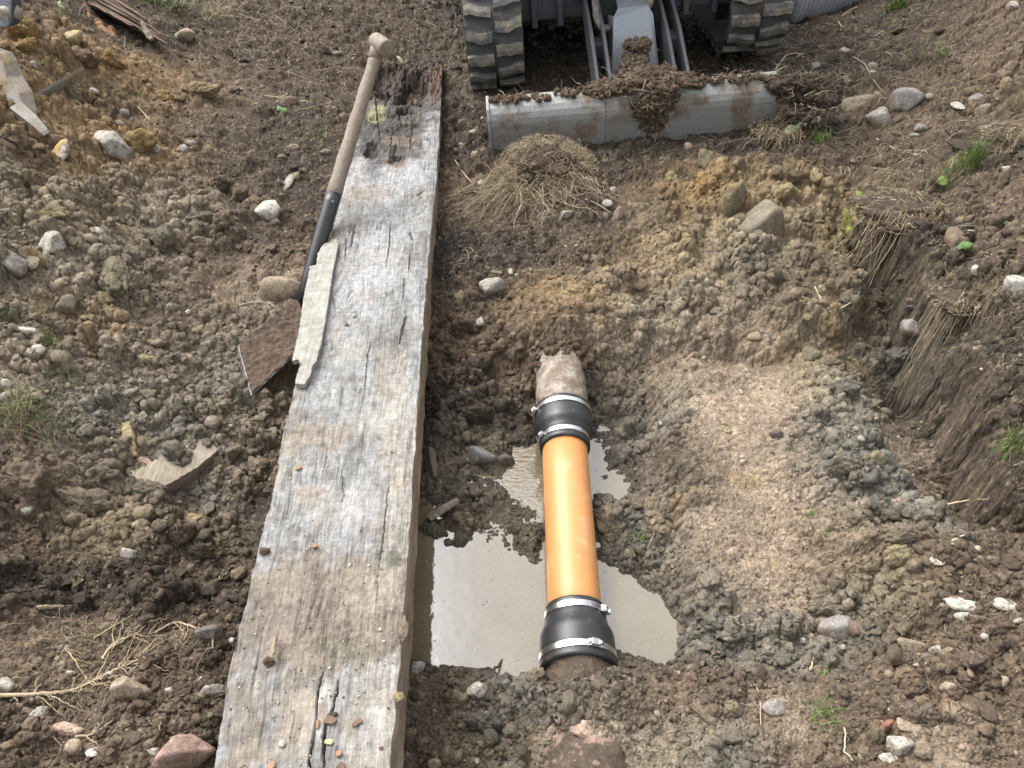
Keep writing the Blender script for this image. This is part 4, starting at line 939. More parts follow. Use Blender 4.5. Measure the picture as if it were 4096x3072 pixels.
for path in ([(cxg-.095, .47, .262), (cxg-.125, .47, .268), (cxg-.14, .50, .29), (cxg-.14, .56, .36), (cxg-.13, .64, .43), (cxg-.12, .8, .5)], [(cxg+.055, .49, .318), (cxg+.07, .50, .345), (cxg+.085, .56, .385), (cxg+.075, .66, .44), (cxg+.06, .8, .5)]):
    pts = [Vector(p) for p in path]; fine = []
    for i_ in range(len(pts)-1):
        for t in np.linspace(0, 1, 8, endpoint=False): fine.append(pts[i_].lerp(pts[i_+1], t))
    for _ in range(3): fine = [fine[0]]+[(fine[q-1]+fine[q]*2+fine[q+1])/4 for q in range(1, len(fine)-1)]+[fine[-1]]
    MB().tube(fine, [.0145+.0016*(q % 3 == 0) for q in range(len(fine))], 14).build('hydraulic_hose', M_HOSE, dg, True)
# undercarriage beam and the body above it
mb = MB(); mb.box((.615, 1.05, .325), (.96, .62, .19), None, .012); mb.box((.615, .76, .33), (.30, .10, .22), None, .01)
for x in (.22, .33, .86, .98): mb.box((x, .73, .30), (.025, .06, .17), None, .004)
mb.build('undercarriage', M_FRAME, dg)
mb = MB(); mb.tube([(.615, 1.3, .40), (.615, 1.3, .56)], .30, 40); mb.build('slew_ring', M_FRAME, dg)
mb = MB(); mb.box((.615, 1.45, .86), (1.3, 1.75, .58), None, .06); mb.box((.35, 1.5, 1.7), (.72, 1.1, 1.2), None, .08); mb.build('machine_body', m_plain('machine_paint', (.45, .2, .03), .4), dg)
# the tracks
def track(cx_, y0, w_, name, dz=0):
    R = .195; zc = R+.015+dz; Lb = 1.55
    def P(s, r):      # s along the loop from the lowest front point, going up over the front
        q = math.pi*R
        if s < q: a = -math.pi/2 - s/R; return Vector((0, y0+R+math.cos(a)*r, zc+math.sin(a)*r)), Vector((0, math.cos(a), math.sin(a)))
        s -= q
        if s < Lb: return Vector((0, y0+R+s, zc+r)), Vector((0, 0, 1))
        s -= Lb
        if s < q: a = math.pi/2 - s/R; return Vector((0, y0+R+Lb+math.cos(a)*r, zc+math.sin(a)*r)), Vector((0, math.cos(a), math.sin(a)))
        s -= q; return Vector((0, y0+R+Lb-s, zc-r)), Vector((0, 0, -1))
    Ltot = 2*math.pi*R+2*Lb
    K = 150; V = []; nW = 9
    for k in range(K):
        s = Ltot*k/K
        for r in (R-.022, R):
            for j in range(nW):
                p, n = P(s, r+(.004*math.sin(k*1.9+j) if r == R else 0)); V.append((cx_+w_*(j/(nW-1)-.5), p.y, p.z))
    idx = np.arange(K*2*nW).reshape(K, 2, nW); ring = np.concatenate([idx[:, 0, :], idx[:, 1, ::-1]], 1); nk = np.roll(ring, -1, 0)
    F = np.stack([ring, nk, np.roll(nk, -1, 1), np.roll(ring, -1, 1)], -1).reshape(-1, 4)
    tr = mesh_np(name, np.array(V), F, M_TRACKD, parent=dg, smooth=False)
    pitch = .0875; mb = MB(); nL = int(Ltot/pitch)
    for k in range(nL):
        for sgn in (-1, 1):
            s0 = (k+(.5 if sgn > 0 else .12))*Ltot/nL
            # each tread bar: a low block with a stepped, slightly slanted front edge following the curve
            cols4 = []
            for q, (u0) in enumerate((0.0, .25, .5, .75, 1.0)):
                off = (.005*math.sin(k*2.3+q))+.010*(u0 > .6)
                xx = cx_+sgn*(.006+u0*(w_/2-.010))
                sl_, out = [], []
                for (ds, r) in ((-.027, R-.003), (-.025, R+.020), (-.008, R+.023), (.012, R+.022), (.015, R-.003)):
                    p, n = P((s0+ds+off) % Ltot, r); out.append(mb.bm.verts.new((xx, p.y, p.z)))
                cols4.append(out)
            for a, b in zip(cols4, cols4[1:]):
                for h in range(4): mb.bm.faces.new((a[h], a[h+1], b[h+1], b[h]))
            mb.bm.faces.new(cols4[0][::-1]); mb.bm.faces.new(cols4[-1])
    tread = mb.build('tread', M_TRACK, tr)
    for p in tread.data.polygons: p.use_smooth = False
    mb = MB(); mb.tube([(cx_-.05, y0+R, zc), (cx_+.05, y0+R, zc)], R-.03, 36); mb.tube([(cx_-.075, y0+R, zc), (cx_+.075, y0+R, zc)], .055, 24)
    mb.build('idler_wheel', M_FRAME, tr)
    mb = MB(); mb.tube([(cx_-.05, y0+R+Lb, zc), (cx_+.05, y0+R+Lb, zc)], R-.03, 36); mb.build('drive_wheel', M_FRAME, tr)
    mb = MB(); mb.box((cx_, y0+R+Lb/2+.05, zc), (.15, Lb-.30, .15), None, .012); mb.box((cx_, y0+R+.22, zc+.02), (.17, .16, .10), None, .01)
    for yy in np.linspace(y0+R+.25, y0+R+Lb-.25, 4): mb.tube([(cx_-.08, yy, zc-.105), (cx_+.08, yy, zc-.105)], .06, 20)
    mb.build('roller_frame', M_FRAME, tr)
track(.045, .50, .235, 'track'); track(1.13, .54, .245, 'track', .05)

# ------------------------------------------------------------------ the excavator bucket lying at the left edge
M_BUCK = m_mud_on('bucket_steel', (.30, .29, .27), mud=(.27, .21, .13), lo=.42, hi=.62, scale=8, rough=.55, metal=.3)
bk = empty('digger_bucket', at(0, 470, .33)); tag(bk, 'mud smeared steel digging bucket with a pointed tooth reaching in at the left edge', 'bucket')
bo = bk.location
zc0 = 2.45
def bpt(px, py, dz=0): return Vector(atd(px, py, zc0+dz))-bo
mb = MB(); mb.prism([bpt(-260, 120), bpt(-10, 215), bpt(12, 250), (bpt(22, 310)), bpt(48, 340), bpt(72, 372), bpt(92, 455), bpt(90, 492), bpt(62, 500), bpt(0, 478), bpt(-260, 440)], (.02, .05, -.012), .004); mb.build('side_plate', M_BUCK, bk)
mb = MB()
pf = [(-.02, 0), (-.10, -.14), (-.25, -.20), (-.42, -.16), (-.52, 0), (-.50, .20)]
A = []; 
for k_, (a, b) in enumerate(pf): A.append((bpt(20, 470)+Vector((a, 0, b))))
for p, q in zip(A, A[1:]): mb.prism([p, q, q+Vector((.10, .42, 0)), p+Vector((.10, .42, 0))], (0, 0, .012), .002)
mb.build('shell', M_BUCK, bk)
def tooth(p, q, w_, name='tooth'):
    d = (q-p).normalized(); s = Vector((.25, .95, 0)).normalized(); u = d.cross(s).normalized(); mb = MB(); vs = []
    for t, ww, hh in ((0, w_, .022), (.55, w_*.85, .017), (.92, w_*.62, .007), (1, w_*.5, .002)):
        c = p.lerp(q, t); vs.append([mb.bm.verts.new(c+s*a*ww+u*b*hh) for a, b in ((-.5, -1), (.5, -1), (.5, 1), (-.5, 1))])
    for a, b in zip(vs, vs[1:]):
        for k_ in range(4): mb.bm.faces.new((a[k_], a[(k_+1) % 4], b[(k_+1) % 4], b[k_]))
    mb.bm.faces.new(vs[0][::-1]); mb.bm.faces.new(vs[-1])
    return mb.build(name, M_BUCK, bk)
tooth(bpt(60, 440), bpt(187, 537), .05)
o_ = Vector((.09, .30, 0)); 
mb = MB(); mb.prism([bpt(-300, -150), bpt(20, -80), bpt(48, 0), bpt(46, 90), bpt(34, 112), bpt(18, 100), bpt(-300, 60)], (.0, .06, -.01), .006); mb.build('bucket_link', m_mud_on('blue_black_paint', (.035, .045, .065), mud=(.16, .13, .10), lo=.6, hi=.75), bk)
mb = MB(); mb.tube([bpt(2, 70), bpt(2, 70)+Vector((.02, .06, 0))], .028, 20); mb.build('bucket_pin', M_BUCK, bk)

# ------------------------------------------------------------------ corrugated pipe behind the right track
cp = []
c0 = Vector((1.66, 4.30, .20)); cd = Vector((.93, .36, .10)).normalized(); side_ = Vector((0, 0, 1)); 
K = 260; n = 40; V = []
a_ = cd.cross(Vector((0, 0, 1))).normalized(); b_ = a_.cross(cd)
for k in range(K):
    s = -.35+1.2*k/K; r = .165+.0075*math.sin(2*math.pi*s/.026); c = c0+cd*s
    for j in range(n): 
        t = 2*math.pi*j/n; V.append((c+(a_*math.cos(t)+b_*math.sin(t))*r)[:])
i = np.arange(K*n).reshape(K, n); j = np.roll(i, -1, 1); F = np.stack([i[:-1], j[:-1], j[1:], i[1:]], -1).reshape(-1, 4)
o = mesh_np('corrugated_pipe', V, [F, i[0][::-1][None], i[-1][None]], m_mud_on('dusty_grey_plastic', (.30, .31, .33), mud=(.42, .42, .42), lo=.5, hi=.7, scale=8, rough=.5))
tag(o, 'grey ribbed corrugated pipe lying behind the right track of the excavator', 'pipe')
# ------------------------------------------------------------------ stones, lumps of clay, bits of wood
CP = dict(W=(.58,.555,.50), w=(.46,.43,.37), g=(.31,.295,.265), d=(.10,.094,.085), s=(.20,.20,.20), t=(.31,.25,.18), o=(.40,.27,.105), y=(.42,.35,.19), p=(.44,.31,.24), P=(.30,.205,.17), b=(.155,.112,.080), r=(.28,.12,.08), k=(.25,.22,.135), D=(.085,.060,.043), v=(.255,.24,.225), G=(.20,.175,.13))
# px, py, width, height in the photo, colour, kind (r rounded, a angular, f flat, c clod, C coarse crumbly clod), label
ST_ = [
 (290,150,92,58,'y','r','cream rounded stone beside the rotten log'),
 (750,142,72,56,'t','r','smooth grey brown stone with a green leaf at its left'),
 (243,590,85,112,'W','a','white slab with an ochre face below the bucket tooth'),
 (465,582,138,104,'g','a','grey slanting slab right of the white ochre slab'),
 (382,535,118,46,'w','f','pale flat stone wedged behind the grey slab'),
 (572,562,150,104,'o','C','bright ochre crumbly lump beside the grey slab'),
 (627,588,46,42,'w','a','small pale angular stone under the ochre lump'),
 (503,450,42,38,'v','a','bluish white chip above the ochre lump'),
 (524,476,24,28,'v','a','tiny white chip under the bluish white chip'),
 (478,492,42,26,'g','a','small grey chip left of the two white chips'),
 (380,361,44,26,'W','a','small white stone on the brown heap left of the log splinter'),
 (300,380,96,84,'G','C','pale grey lump on the ochre heap'),
 (140,258,28,44,'w','a','pinkish white pointed stone in the top left heap'),
 (330,230,140,72,'b','C','dark brown layered lump below the cream rounded stone'),
 (440,235,130,70,'o','C','ochre slanting lump below the orange log splinter'),
 (100,120,110,90,'o','C','ochre lump at the top left corner by the machine link'),
 (110,185,90,60,'o','C','ochre crumbly lump left of the cream rounded stone'),
 (95,310,70,90,'o','C','tall ochre lump above the bucket side'),
 (55,690,110,90,'k','C','olive brown block at the left edge under the bucket'),
 (765,572,48,28,'g','a','grey wedge stone, right one of the pair on dark soil'),
 (736,594,44,46,'g','a','grey wedge stone, left one of the pair on dark soil'),
 (818,362,140,62,'y','C','yellow crumbly patch of clay on the dark track left of the shovel'),
 (660,385,110,40,'o','C','thin yellow clay streak left of the bigger yellow patch'),
 (1072,838,118,92,'W','a','white angular stone left of the black shovel socket'),
 (1105,888,56,44,'b','a','brown stone tucked under the white angular stone'),
 (1150,718,38,82,'g','f','grey upright shard above the white angular stone'),
 (1187,700,34,38,'y','c','yellow pebble right of the upright shard'),
 (890,728,92,74,'b','C','round brown clod on dark soil'),
 (962,775,84,80,'b','C','round brown clod right of its darker twin'),
 (1144,398,98,30,'b','r','half buried brown stone above the small green seedling'),
 (1172,586,54,24,'t','r','flat tan pebble left of the shovel shaft'),
 (1302,603,48,24,'g','r','grey white pebble close to the shovel shaft'),
 (1127,626,48,22,'b','r','flat brown pebble left of the grey white pebble'),
 (1893,526,40,20,'w','r','small white pebble right of the beam near the dozer blade'),
 (1843,576,30,18,'w','r','white pebble close to the beam and level with the dozer blade foot'),
 (1926,730,40,40,'w','r','round white pebble left of the root clump'),
 (1971,1138,112,90,'g','r','large pale grey rounded stone below the root clump'),
 (2044,1083,26,32,'w','a','pale chip above the large pale rounded stone'),
 (2068,1099,22,20,'g','a','grey chip right of the pale chip'),
 (1990,1084,56,20,'b','f','brown flat stone above the large pale rounded stone'),
 (2425,812,50,32,'W','a','white block shaped stone right of the root clump'),
 (2449,757,28,40,'w','a','small pale brick shaped stone above the white block stone'),
 (2474,848,52,76,'P','a','reddish brown banded stone on the far bank'),
 (2263,855,54,48,'g','a','grey stone under the right side of the root clump'),
 (1920,1282,40,42,'w','a','speckled white stone on brown clods right of the beam'),
 (2754,582,36,34,'p','a','small pinkish stone below the dozer blade'),
 (2918,800,118,210,'k','c','tall green ochre lump of clay beside the big clay block'),
 (3045,868,186,186,'G','a','big flat faced block of grey brown clay on the far bank'),
 (2830,640,86,84,'k','C','green grey clay lump, topmost on the far bank pile'),
 (2880,640,44,54,'y','C','small ochre lump right of the topmost green grey lump'),
 (2940,652,38,38,'y','C','round ochre lump at the top of the clay pile'),
 (2690,712,60,62,'y','C','ochre lump on its own left of the clay pile'),
 (2820,730,110,110,'o','C','ochre crumbly lump behind the tall green lump'),
 (3110,690,60,50,'k','C','olive lump beneath the dark brown clod'),
 (3190,706,110,60,'D','c','dark brown clod behind the clay pile'),
 (3265,700,58,76,'y','C','tall ochre lump right of the dark clod'),
 (3310,730,62,48,'y','C','ochre lump below the tall ochre lump'),
 (3130,775,120,110,'y','C','large ochre crumbly lump behind the big clay block'),
 (3425,412,138,76,'t','r','large tan rounded stone on the right bank'),
 (3330,420,52,46,'g','r','small grey rounded stone left of the large tan one'),
 (3622,398,136,104,'v','a','large pale grey broken slab on the right bank'),
 (3515,466,104,80,'g','r','grey stone with a leaf blade across it'),
 (3511,381,40,34,'t','r','tan pebble between the tan stone and the grey slab'),
 (3490,262,46,28,'g','r','grey pebble above the tan pebble'),
 (3488,287,34,18,'w','r','flat white pebble under the grey pebble'),
 (3712,386,36,32,'t','r','tan pebble at the right end of the grey slab'),
 (3594,472,46,34,'b','r','brown pebble below the grey slab'),
 (3688,508,62,34,'g','a','flat grey stone below right of the grey slab'),
 (3652,540,44,28,'w','a','white stone under the flat grey stone'),
 (3905,394,66,44,'v','r','grey white stone on the upper right slope'),
 (3925,437,50,78,'t','a','tan wedge stone beside the dry grass'),
 (3832,417,50,34,'w','f','pale flat stone left of the grey white stone'),
 (3877,366,54,34,'b','r','brown rounded stone above the grey white stone'),
 (3955,312,58,44,'b','r','brown stone, left one of the cluster near the right edge'),
 (4015,300,56,44,'b','r','brown stone, right one of the cluster near the right edge'),
 (3382,205,50,30,'w','a','pale stone behind the soil heap at the blade end'),
 (3262,262,34,34,'v','a','small pale pointed stone right of the blade end'),
 (4048,22,46,34,'w','r','pale stone at the top right corner'),
 (3822,946,74,88,'b','a','large purple brown stone beside the green seedling leaf'),
 (3862,900,54,46,'d','r','dark stone above the purple brown stone'),
 (3890,942,34,34,'w','a','pale stone, lower one of two by the seedling leaf'),
 (3878,926,26,20,'w','a','pale chip, upper one of two by the seedling leaf'),
 (3907,1078,50,44,'W','r','small white rounded stone on the right bank'),
 (4058,1140,112,94,'W','r','large white boulder stone at the right edge'),
 (3840,1078,30,24,'v','r','tiny white pebble left of the small white rounded stone'),
 (3643,1292,80,94,'v','a','grey square stone stuck in the bank edge'),
 (3646,1224,60,26,'d','r','dark flat pebble above the grey square stone'),
 (3648,1200,52,22,'b','r','brown flat pebble topmost above the grey square stone'),
 (3016,1344,68,58,'k','a','olive square lump lying on the smooth clay shelf'),
 (2836,994,40,44,'k','a','pale olive stone on the clay slope below the clay pile'),
 (4020,674,46,30,'w','r','white pebble at the upper right edge by the bank'),
 (3347,2494,152,124,'v','r','big pale grey rounded stone at the foot of the clay shelf'),
 (3290,2410,150,84,'G','C','mud covered stone behind the big pale rounded stone'),
 (3424,2505,58,68,'b','r','brown lump touching the big pale rounded stone'),
 (3644,2570,114,88,'t','a','large tan stone on the lower right slope'),
 (3740,2592,58,46,'w','a','white stone right of the large tan stone'),
 (3722,2616,82,38,'v','f','flat bluish white stone below the large tan stone'),
 (3793,2600,38,36,'t','r','tan pebble at the end of the white stones'),
 (3606,2634,56,26,'W','r','flat white pebble under the large tan stone'),
 (3671,2656,42,32,'w','a','white chip below the flat bluish white stone'),
 (3686,2588,46,44,'b','r','brown round lump between the tan and white stones'),
 (3880,2392,212,84,'W','f','long white slab partly buried near the right edge'),
 (4032,2410,110,56,'w','f','pale slab continuing from the long white slab at the right edge'),
 (3846,2462,62,48,'W','a','white stone under the long white slab'),
 (3938,2540,36,32,'w','r','white pebble on the right slope'),
 (4072,2480,42,28,'w','r','pale pebble at the right edge below the slab'),
 (3793,2736,76,52,'t','a','tan stone alone on the lower right crumbs'),
 (3697,2832,102,84,'G','C','mud covered brown stone at lower right'),
 (4012,2715,48,76,'t','r','upright tan stone near the right edge'),
 (3990,2510,70,60,'b','c','brown clod beside the white pebble on the right slope'),
 (3900,2640,90,60,'b','c','brown clod above the upright tan stone'),
 (3640,2890,104,58,'t','f','tan flat stone above the round grey white stone'),
 (3606,2972,118,92,'w','r','grey white rounded stone near the bottom right'),
 (3568,3026,110,42,'W','f','thin white flat stone below the grey white rounded stone'),
 (3542,2885,46,110,'r','a','red upright stone at the lower right'),
 (3500,2930,70,100,'k','C','mossy brown lump left of the red stone'),
 (3560,2690,44,42,'t','r','round tan stone half sunk in brown soil'),
 (3098,2810,108,74,'v','f','pale grey flat stone sunk in the tan clay at lower right'),
 (3212,2556,26,28,'W','r','tiny white pebble below the big pale rounded stone'),
 (3238,2540,38,30,'t','r','tan pebble touching the tiny white pebble'),
 (3912,2228,62,40,'g','r','grey stone on the right slope above the white slab'),
 (3753,2236,62,36,'w','f','pale flat stone standing on the right slope'),
 (3612,2008,92,42,'P','f','reddish flat stone on the right clay'),
 (3746,1984,38,36,'t','r','tan pebble right of the reddish flat stone'),
 (3107,1728,62,48,'d','C','dark grey lump on the smooth clay shelf'),
 (1668,2660,62,72,'w','r','whitish stone against the beam at the puddle corner'),
 (1903,2748,92,82,'w','a','pale yellowish stone on the near bank of the puddle'),
 (2024,2728,48,56,'s','r','small slate blue stone right of the pale yellowish stone'),
 (2152,2690,70,74,'t','c','brown lump against the muddy clay pipe'),
 (1936,2880,150,120,'d','C','big dark muddy lump on the near bank'),
 (1672,2768,70,66,'b','r','brown stone under the side of the beam'),
 (1735,3045,60,52,'t','a','pale brown stone at the bottom by the beam'),
 (2330,2900,104,92,'p','f','pink clay shard sunk in the near bank'),
 (2210,2925,60,64,'P','f','dull red shard left of the pink shard'),
 (2362,3042,120,54,'v','f','purple grey shard at the bottom edge'),
 (2646,2488,48,50,'t','c','small mud lump standing in the puddle'),
 (2790,2535,80,66,'G','C','rounded grey stone on the right shore of the puddle'),
 (529,2732,154,112,'t','a','big brown wedge stone in front of the long root'),
 (836,2516,112,76,'d','a','dark stone with a muddy top, left of the beam'),
 (856,2750,106,62,'g','r','dark grey oval stone touching the beam'),
 (934,2558,40,28,'W','r','white pebble touching the beam edge'),
 (677,2757,38,34,'W','a','small white stone right of the big brown wedge stone'),
 (285,2686,34,30,'w','a','small white stone left of the long root'),
 (645,2832,54,48,'w','a','white angular stone below the big brown wedge stone'),
 (692,2800,32,14,'w','f','white flat chip above the white angular stone'),
 (28,2728,74,74,'W','a','bright white stone at the lower left edge'),
 (158,2836,60,70,'w','a','pale stone sunk in soil near the lower left corner'),
 (288,2900,120,92,'p','a','large pinkish stone near the lower left corner'),
 (298,2980,76,70,'t','r','round stone with a pale rim below the pinkish stone'),
 (374,3000,66,42,'W','f','white shard between the round stone and the tan stone'),
 (430,3012,54,56,'t','r','tan stone right of the white shard'),
 (560,2962,78,46,'t','f','tan flat stone left of the pale round stone'),
 (613,2996,56,58,'w','r','pale round stone left of the pink slab'),
 (567,2918,38,46,'G','a','grey stone above the tan flat stone'),
 (745,2990,232,190,'P','a','big pink slab beside the beam at the bottom'),
 (516,2205,78,68,'g','r','grey muddy stone on the lower left soil'),
 (716,2120,110,112,'b','C','brown muddy boulder below the wooden board'),
 (790,2070,98,40,'y','c','yellow clay lump above the small left puddle'),
 (806,2192,112,66,'D','C','dark brown clod below the yellow clay lump'),
 (108,2034,58,52,'w','a','pinkish white stone under the left turf block'),
 (342,1990,230,150,'G','C','large flat grey clay face left of the wooden board'),
 (120,1900,215,190,'b','C','big dark block of turf soil at the left edge'),
 (590,1848,90,78,'p','a','pink brick stone behind the wooden board'),
 (53,1040,112,104,'g','r','large grey boulder at the left edge'),
 (146,1020,80,112,'o','C','orange ochre lump touching the large grey boulder'),
 (267,1204,74,76,'G','a','grey wedge stone in the left clay'),
 (113,1318,78,44,'W','r','white stone, upper one of two beside the left grass'),
 (156,1396,58,50,'W','r','white oval stone, lower one of two beside the left grass'),
 (121,1402,26,28,'w','r','small pale pebble touching the lower white oval stone'),
 (400,918,36,42,'w','r','pale oval pebble in the grey clods'),
 (287,918,32,52,'t','r','upright grey pebble left of the pale oval pebble'),
 (226,850,124,64,'y','C','ochre lump in the upper grey clods'),
 (656,934,98,98,'G','c','long grey clod in the middle of the left slope'),
 (803,958,56,50,'G','a','grey clod with a flat face right of the long grey clod'),
 (795,868,128,50,'G','C','pale grey flat clod under the dark soil edge'),
 (588,1436,72,50,'y','c','yellow clay lump below the left slope'),
 (752,1246,26,26,'w','a','white chip on the bare brown patch'),
 (201,970,104,104,'w','a','pale grey block above the ochre lump at left'),
 (476,802,62,40,'t','a','tan stone in the dark grey clods at upper left'),
 (624,1368,74,36,'G','r','grey flat clod on the bare brown patch'),
 (1140,1140,190,120,'t','r','smooth wet tan boulder behind the shovel blade'),
 (22,1530,58,54,'W','a','white broken stone at the left edge above the grass'),
 (10,1580,32,40,'w','r','pale pebble at the left edge beside the grass'),
 (600,1950,150,90,'G','C','grey lump above the wooden board end'),
 (430,1880,100,80,'G','C','pale clay lump left of the pink brick stone'),
 (470,1100,140,170,'k','C','large olive clod in the middle of the left clay'),
 (420,1190,80,60,'y','C','yellowish clod below the large olive clod'),
 (900,870,90,110,'b','C','brown clod near the white angular stone'),
 (3590,1420,120,110,'S','C','slate grey lump, upper one of the right clay ridge') ,
 (3380,1530,130,110,'S','C','slate grey lump beside the smooth shelf'),
 (3380,1850,140,90,'G','C','grey broken lump across the middle of the right clay ridge'),
 (3490,1830,110,80,'y','C','yellow topped lump right of the grey broken lump'),
 (3600,2140,180,110,'G','C','large grey yellow lump on the lower right clay ridge'),
 (3590,2210,110,100,'y','C','yellow lump under the large grey yellow lump'),
 (1900,1640,150,110,'D','C','dark brown fibrous clod right of the beam near the far coupling'),
 (1820,1420,120,90,'b','C','brown clod against the beam at mid height'),
 (1930,1440,110,90,'b','C','brown clod right of its neighbour against the beam'),
 (1850,1280,90,80,'b','C','brown clod below the speckled white stone'),
 (2020,1830,80,60,'d','r','wet dark stone at the edge of the rippled water'),
 (1930,1810,120,90,'s','r','smooth wet grey stone between beam and pipe'),
]
CP['S'] = (.15, .145, .13); CP['W'] = (.50, .475, .42)
M_STONEMESH = M_STONE
def tb2(x, y): return terrain(x, y)
SH = hit([s[0] for s in ST_], [s[1]+s[3]*.30 for s in ST_], terrain)
ICO[5] = ico(6) if False else ico(5)
names = {'r': 'stone', 'a': 'stone', 'f': 'flat_stone', 'c': 'clay_lump', 'C': 'soil_clod'}
cats = {'r': 'stone', 'a': 'stone', 'f': 'stone', 'c': 'clay lump', 'C': 'soil clod'}
for si, (px, py, wp, hp, cc, kd, lab) in enumerate(ST_):
    rng = np.random.default_rng(1000+si)
    G0 = SH[si]; zc = float(depth(G0)); s = zc/FP
    W_ = wp*s; d = ray(px, py); d = d/np.linalg.norm(d); sa = -d[2]; ca = math.sqrt(1-sa*sa)
    H_ = hp*s
    if kd == 'f': hh = min(W_, H_)*.30; dd = (H_-hh*ca*.6)/sa
    elif hp > wp*1.35: hh = H_*.75; dd = W_*.8
    else: hh = min(W_, H_/(.75*sa+.65*ca))*.75; dd = max(W_*.5, (H_-hh*ca*.8)/sa)
    lvl = 5 if (wp > 90 and kd == 'C') else 4 if (wp > 80 or (kd in 'cC' and wp > 50)) else 3 if wp > 45 else 2
    v0, f0 = ICO[lvl]
    if kd == 'r': q = rock_dirs(v0, rng, 10, 11, .68, .05, 1.8)
    elif kd == 'a' or kd == 'f': q = rock_dirs(v0, rng, 26, 11, .55, .03, 2.5)
    elif kd == 'c': q = clod_dirs(v0, rng, .6)
    else: 
        q = clod_dirs(v0, rng, 1.0, (.62, .30, .15) if wp > 90 else (.8, .38, .2))
    yaw = rng.uniform(-.25, .25); c_, s_ = math.cos(yaw), math.sin(yaw)
    q = q @ np.array([[c_, s_, 0], [-s_, c_, 0], [0, 0, 1]])
    mn, mx = q.min(0), q.max(0); q = (q-(mn+mx)/2)/((mx-mn)/2)
    V = q*np.array([W_/2, dd/2, hh/2*1.45])
    base = np.array(CP[cc])*(.80 if kd in 'raf' else .95)
    nz = fbm((q[:, 0]+.4*q[:, 2])*2.2+si, (q[:, 1]-.5*q[:, 2])*2.2, 9, 4, .6)
    C = base*(1+.16*nz)[:, None]
    if 'ochre face' in lab: m = (sm(.75, .35, np.sqrt(q[:, 0]**2+q[:, 1]**2)+.2*nz)*sm(.1, .5, q[:, 2]))[:, None]; C = C*(1-m)+np.array([.45, .30, .12])*m
    if cc in 'dsv' and 'banded' in lab: pass
    mud = np.array(SCOL['B'])*1.15
    mm_ = sm(.30, -.20, q[:, 2]+.65*fbm(q[:, 0]*3+si, q[:, 1]*3+q[:, 2], 19, 4, .65))
    mm2 = sm(.15, .5, fbm(q[:, 0]*4-si, q[:, 1]*4+q[:, 2]*3, 29, 4, .65))*(.95 if cc in 'PptGgbvs' else .82)
    k_ = np.clip(np.maximum(mm_, mm2), 0, 1)[:, None]
    if kd in 'raf': C = C*(1-k_)+mud*k_
    if kd in 'cC':
        kl = soil_col(soil_kind(G0[0:1], G0[1:2]), G0[0:1], G0[1:2], None)[0]; C = C*.55+kl*.45*(1+.2*nz)[:, None]
    zt_ = G0[2] + hh*.5*(.42 if kd in 'cC' else .20)
    o = mesh_np(names[kd], V, f0, M_STONE if kd in 'raf' else M_CLOD, cols=np.clip(C, .02, .8), smooth=True, attrs=None)
    o.location = (float(G0[0]), float(G0[1])+dd*.08, float(zt_)); tag(o, lab, cats[kd])

# the loose fill: crumbs and gravel
beam_y = BY
def kR(lo, s=1.0): return lambda x, y, K, rng: (rng.random(len(x)) < np.clip((K[:, 3]-lo)/(1-lo), 0, 1)**1.3*s*(.35+.65*sm(-.3, .3, fbm(x*6, y*6, 401, 2))))
scatter('soil_clods', 5200, lambda r, n: .006+.013*r.random(n)**3, 3, 11, kR(.2, .8), col_soil, M_CLOD, rough=.24, p=10, sink=.38, label='loose lumps of brown soil and grey clay strewn over the pit', lo=.6)
scatter('soil_crumbs', 44000, lambda r, n: .0022+.0042*r.random(n)**2, 2, 12, kR(.1), col_soil, M_CLOD, rough=.24, p=8, label='fine crumbs of soil covering the slopes')
scatter('clay_chunks', 1500, lambda r, n: .009+.019*r.random(n)**2, 4, 15, kR(.35, .9), col_soil, M_CLOD, rough=.08, p=24, flat=.6, sink=.40, label='broken angular chunks of clay in the slopes', lo=.5)
scatter('gravel', 2300, lambda r, n: .0022+.0065*r.random(n)**3, 2, 13, lambda x, y, K, rng: (K[:, 4] < .5) & (rng.random(len(x)) < .25+.6*(x > .5)+.2*K[:, 3]), col_peb, M_STONE, rough=.04, p=9, flat=.7, label='small pale grey and tan gravel in the soil')

# ------------------------------------------------------------------ strands: roots, straw, grass blades
def strands(name, P, r0, r1, cols, mat, sides=4, parent=None, flat=1.0):
    """P: (n,k,3) centre lines; r0, r1 (n,) radii at the ends; cols (n,3)"""
    n, k, _ = P.shape
    T_ = np.gradient(P, axis=1); T_ /= np.linalg.norm(T_, axis=2, keepdims=True)+1e-9
    up = np.array([0.31, .17, .93]); A = np.cross(T_, up); A /= np.linalg.norm(A, axis=2, keepdims=True)+1e-9; B = np.cross(T_, A)
    t = np.linspace(0, 1, k)[None]; R = (r0[:, None]*(1-t)+r1[:, None]*t)
    a = np.linspace(0, 2*np.pi, sides, endpoint=False)
    V = P[:, :, None]+R[:, :, None, None]*(np.cos(a)[None, None, :, None]*A[:, :, None]+flat*np.sin(a)[None, None, :, None]*B[:, :, None])
    i = np.arange(n*k*sides).reshape(n, k, sides); j = np.roll(i, -1, 2)
    F = np.stack([i[:, :-1], i[:, 1:], j[:, 1:], j[:, :-1]], -1).reshape(-1, 4)
    C = np.repeat(cols[:, None], k*sides, 1).reshape(-1, 3)
    return mesh_np(name, V.reshape(-1, 3), F, mat, cols=C, smooth=True, parent=parent)
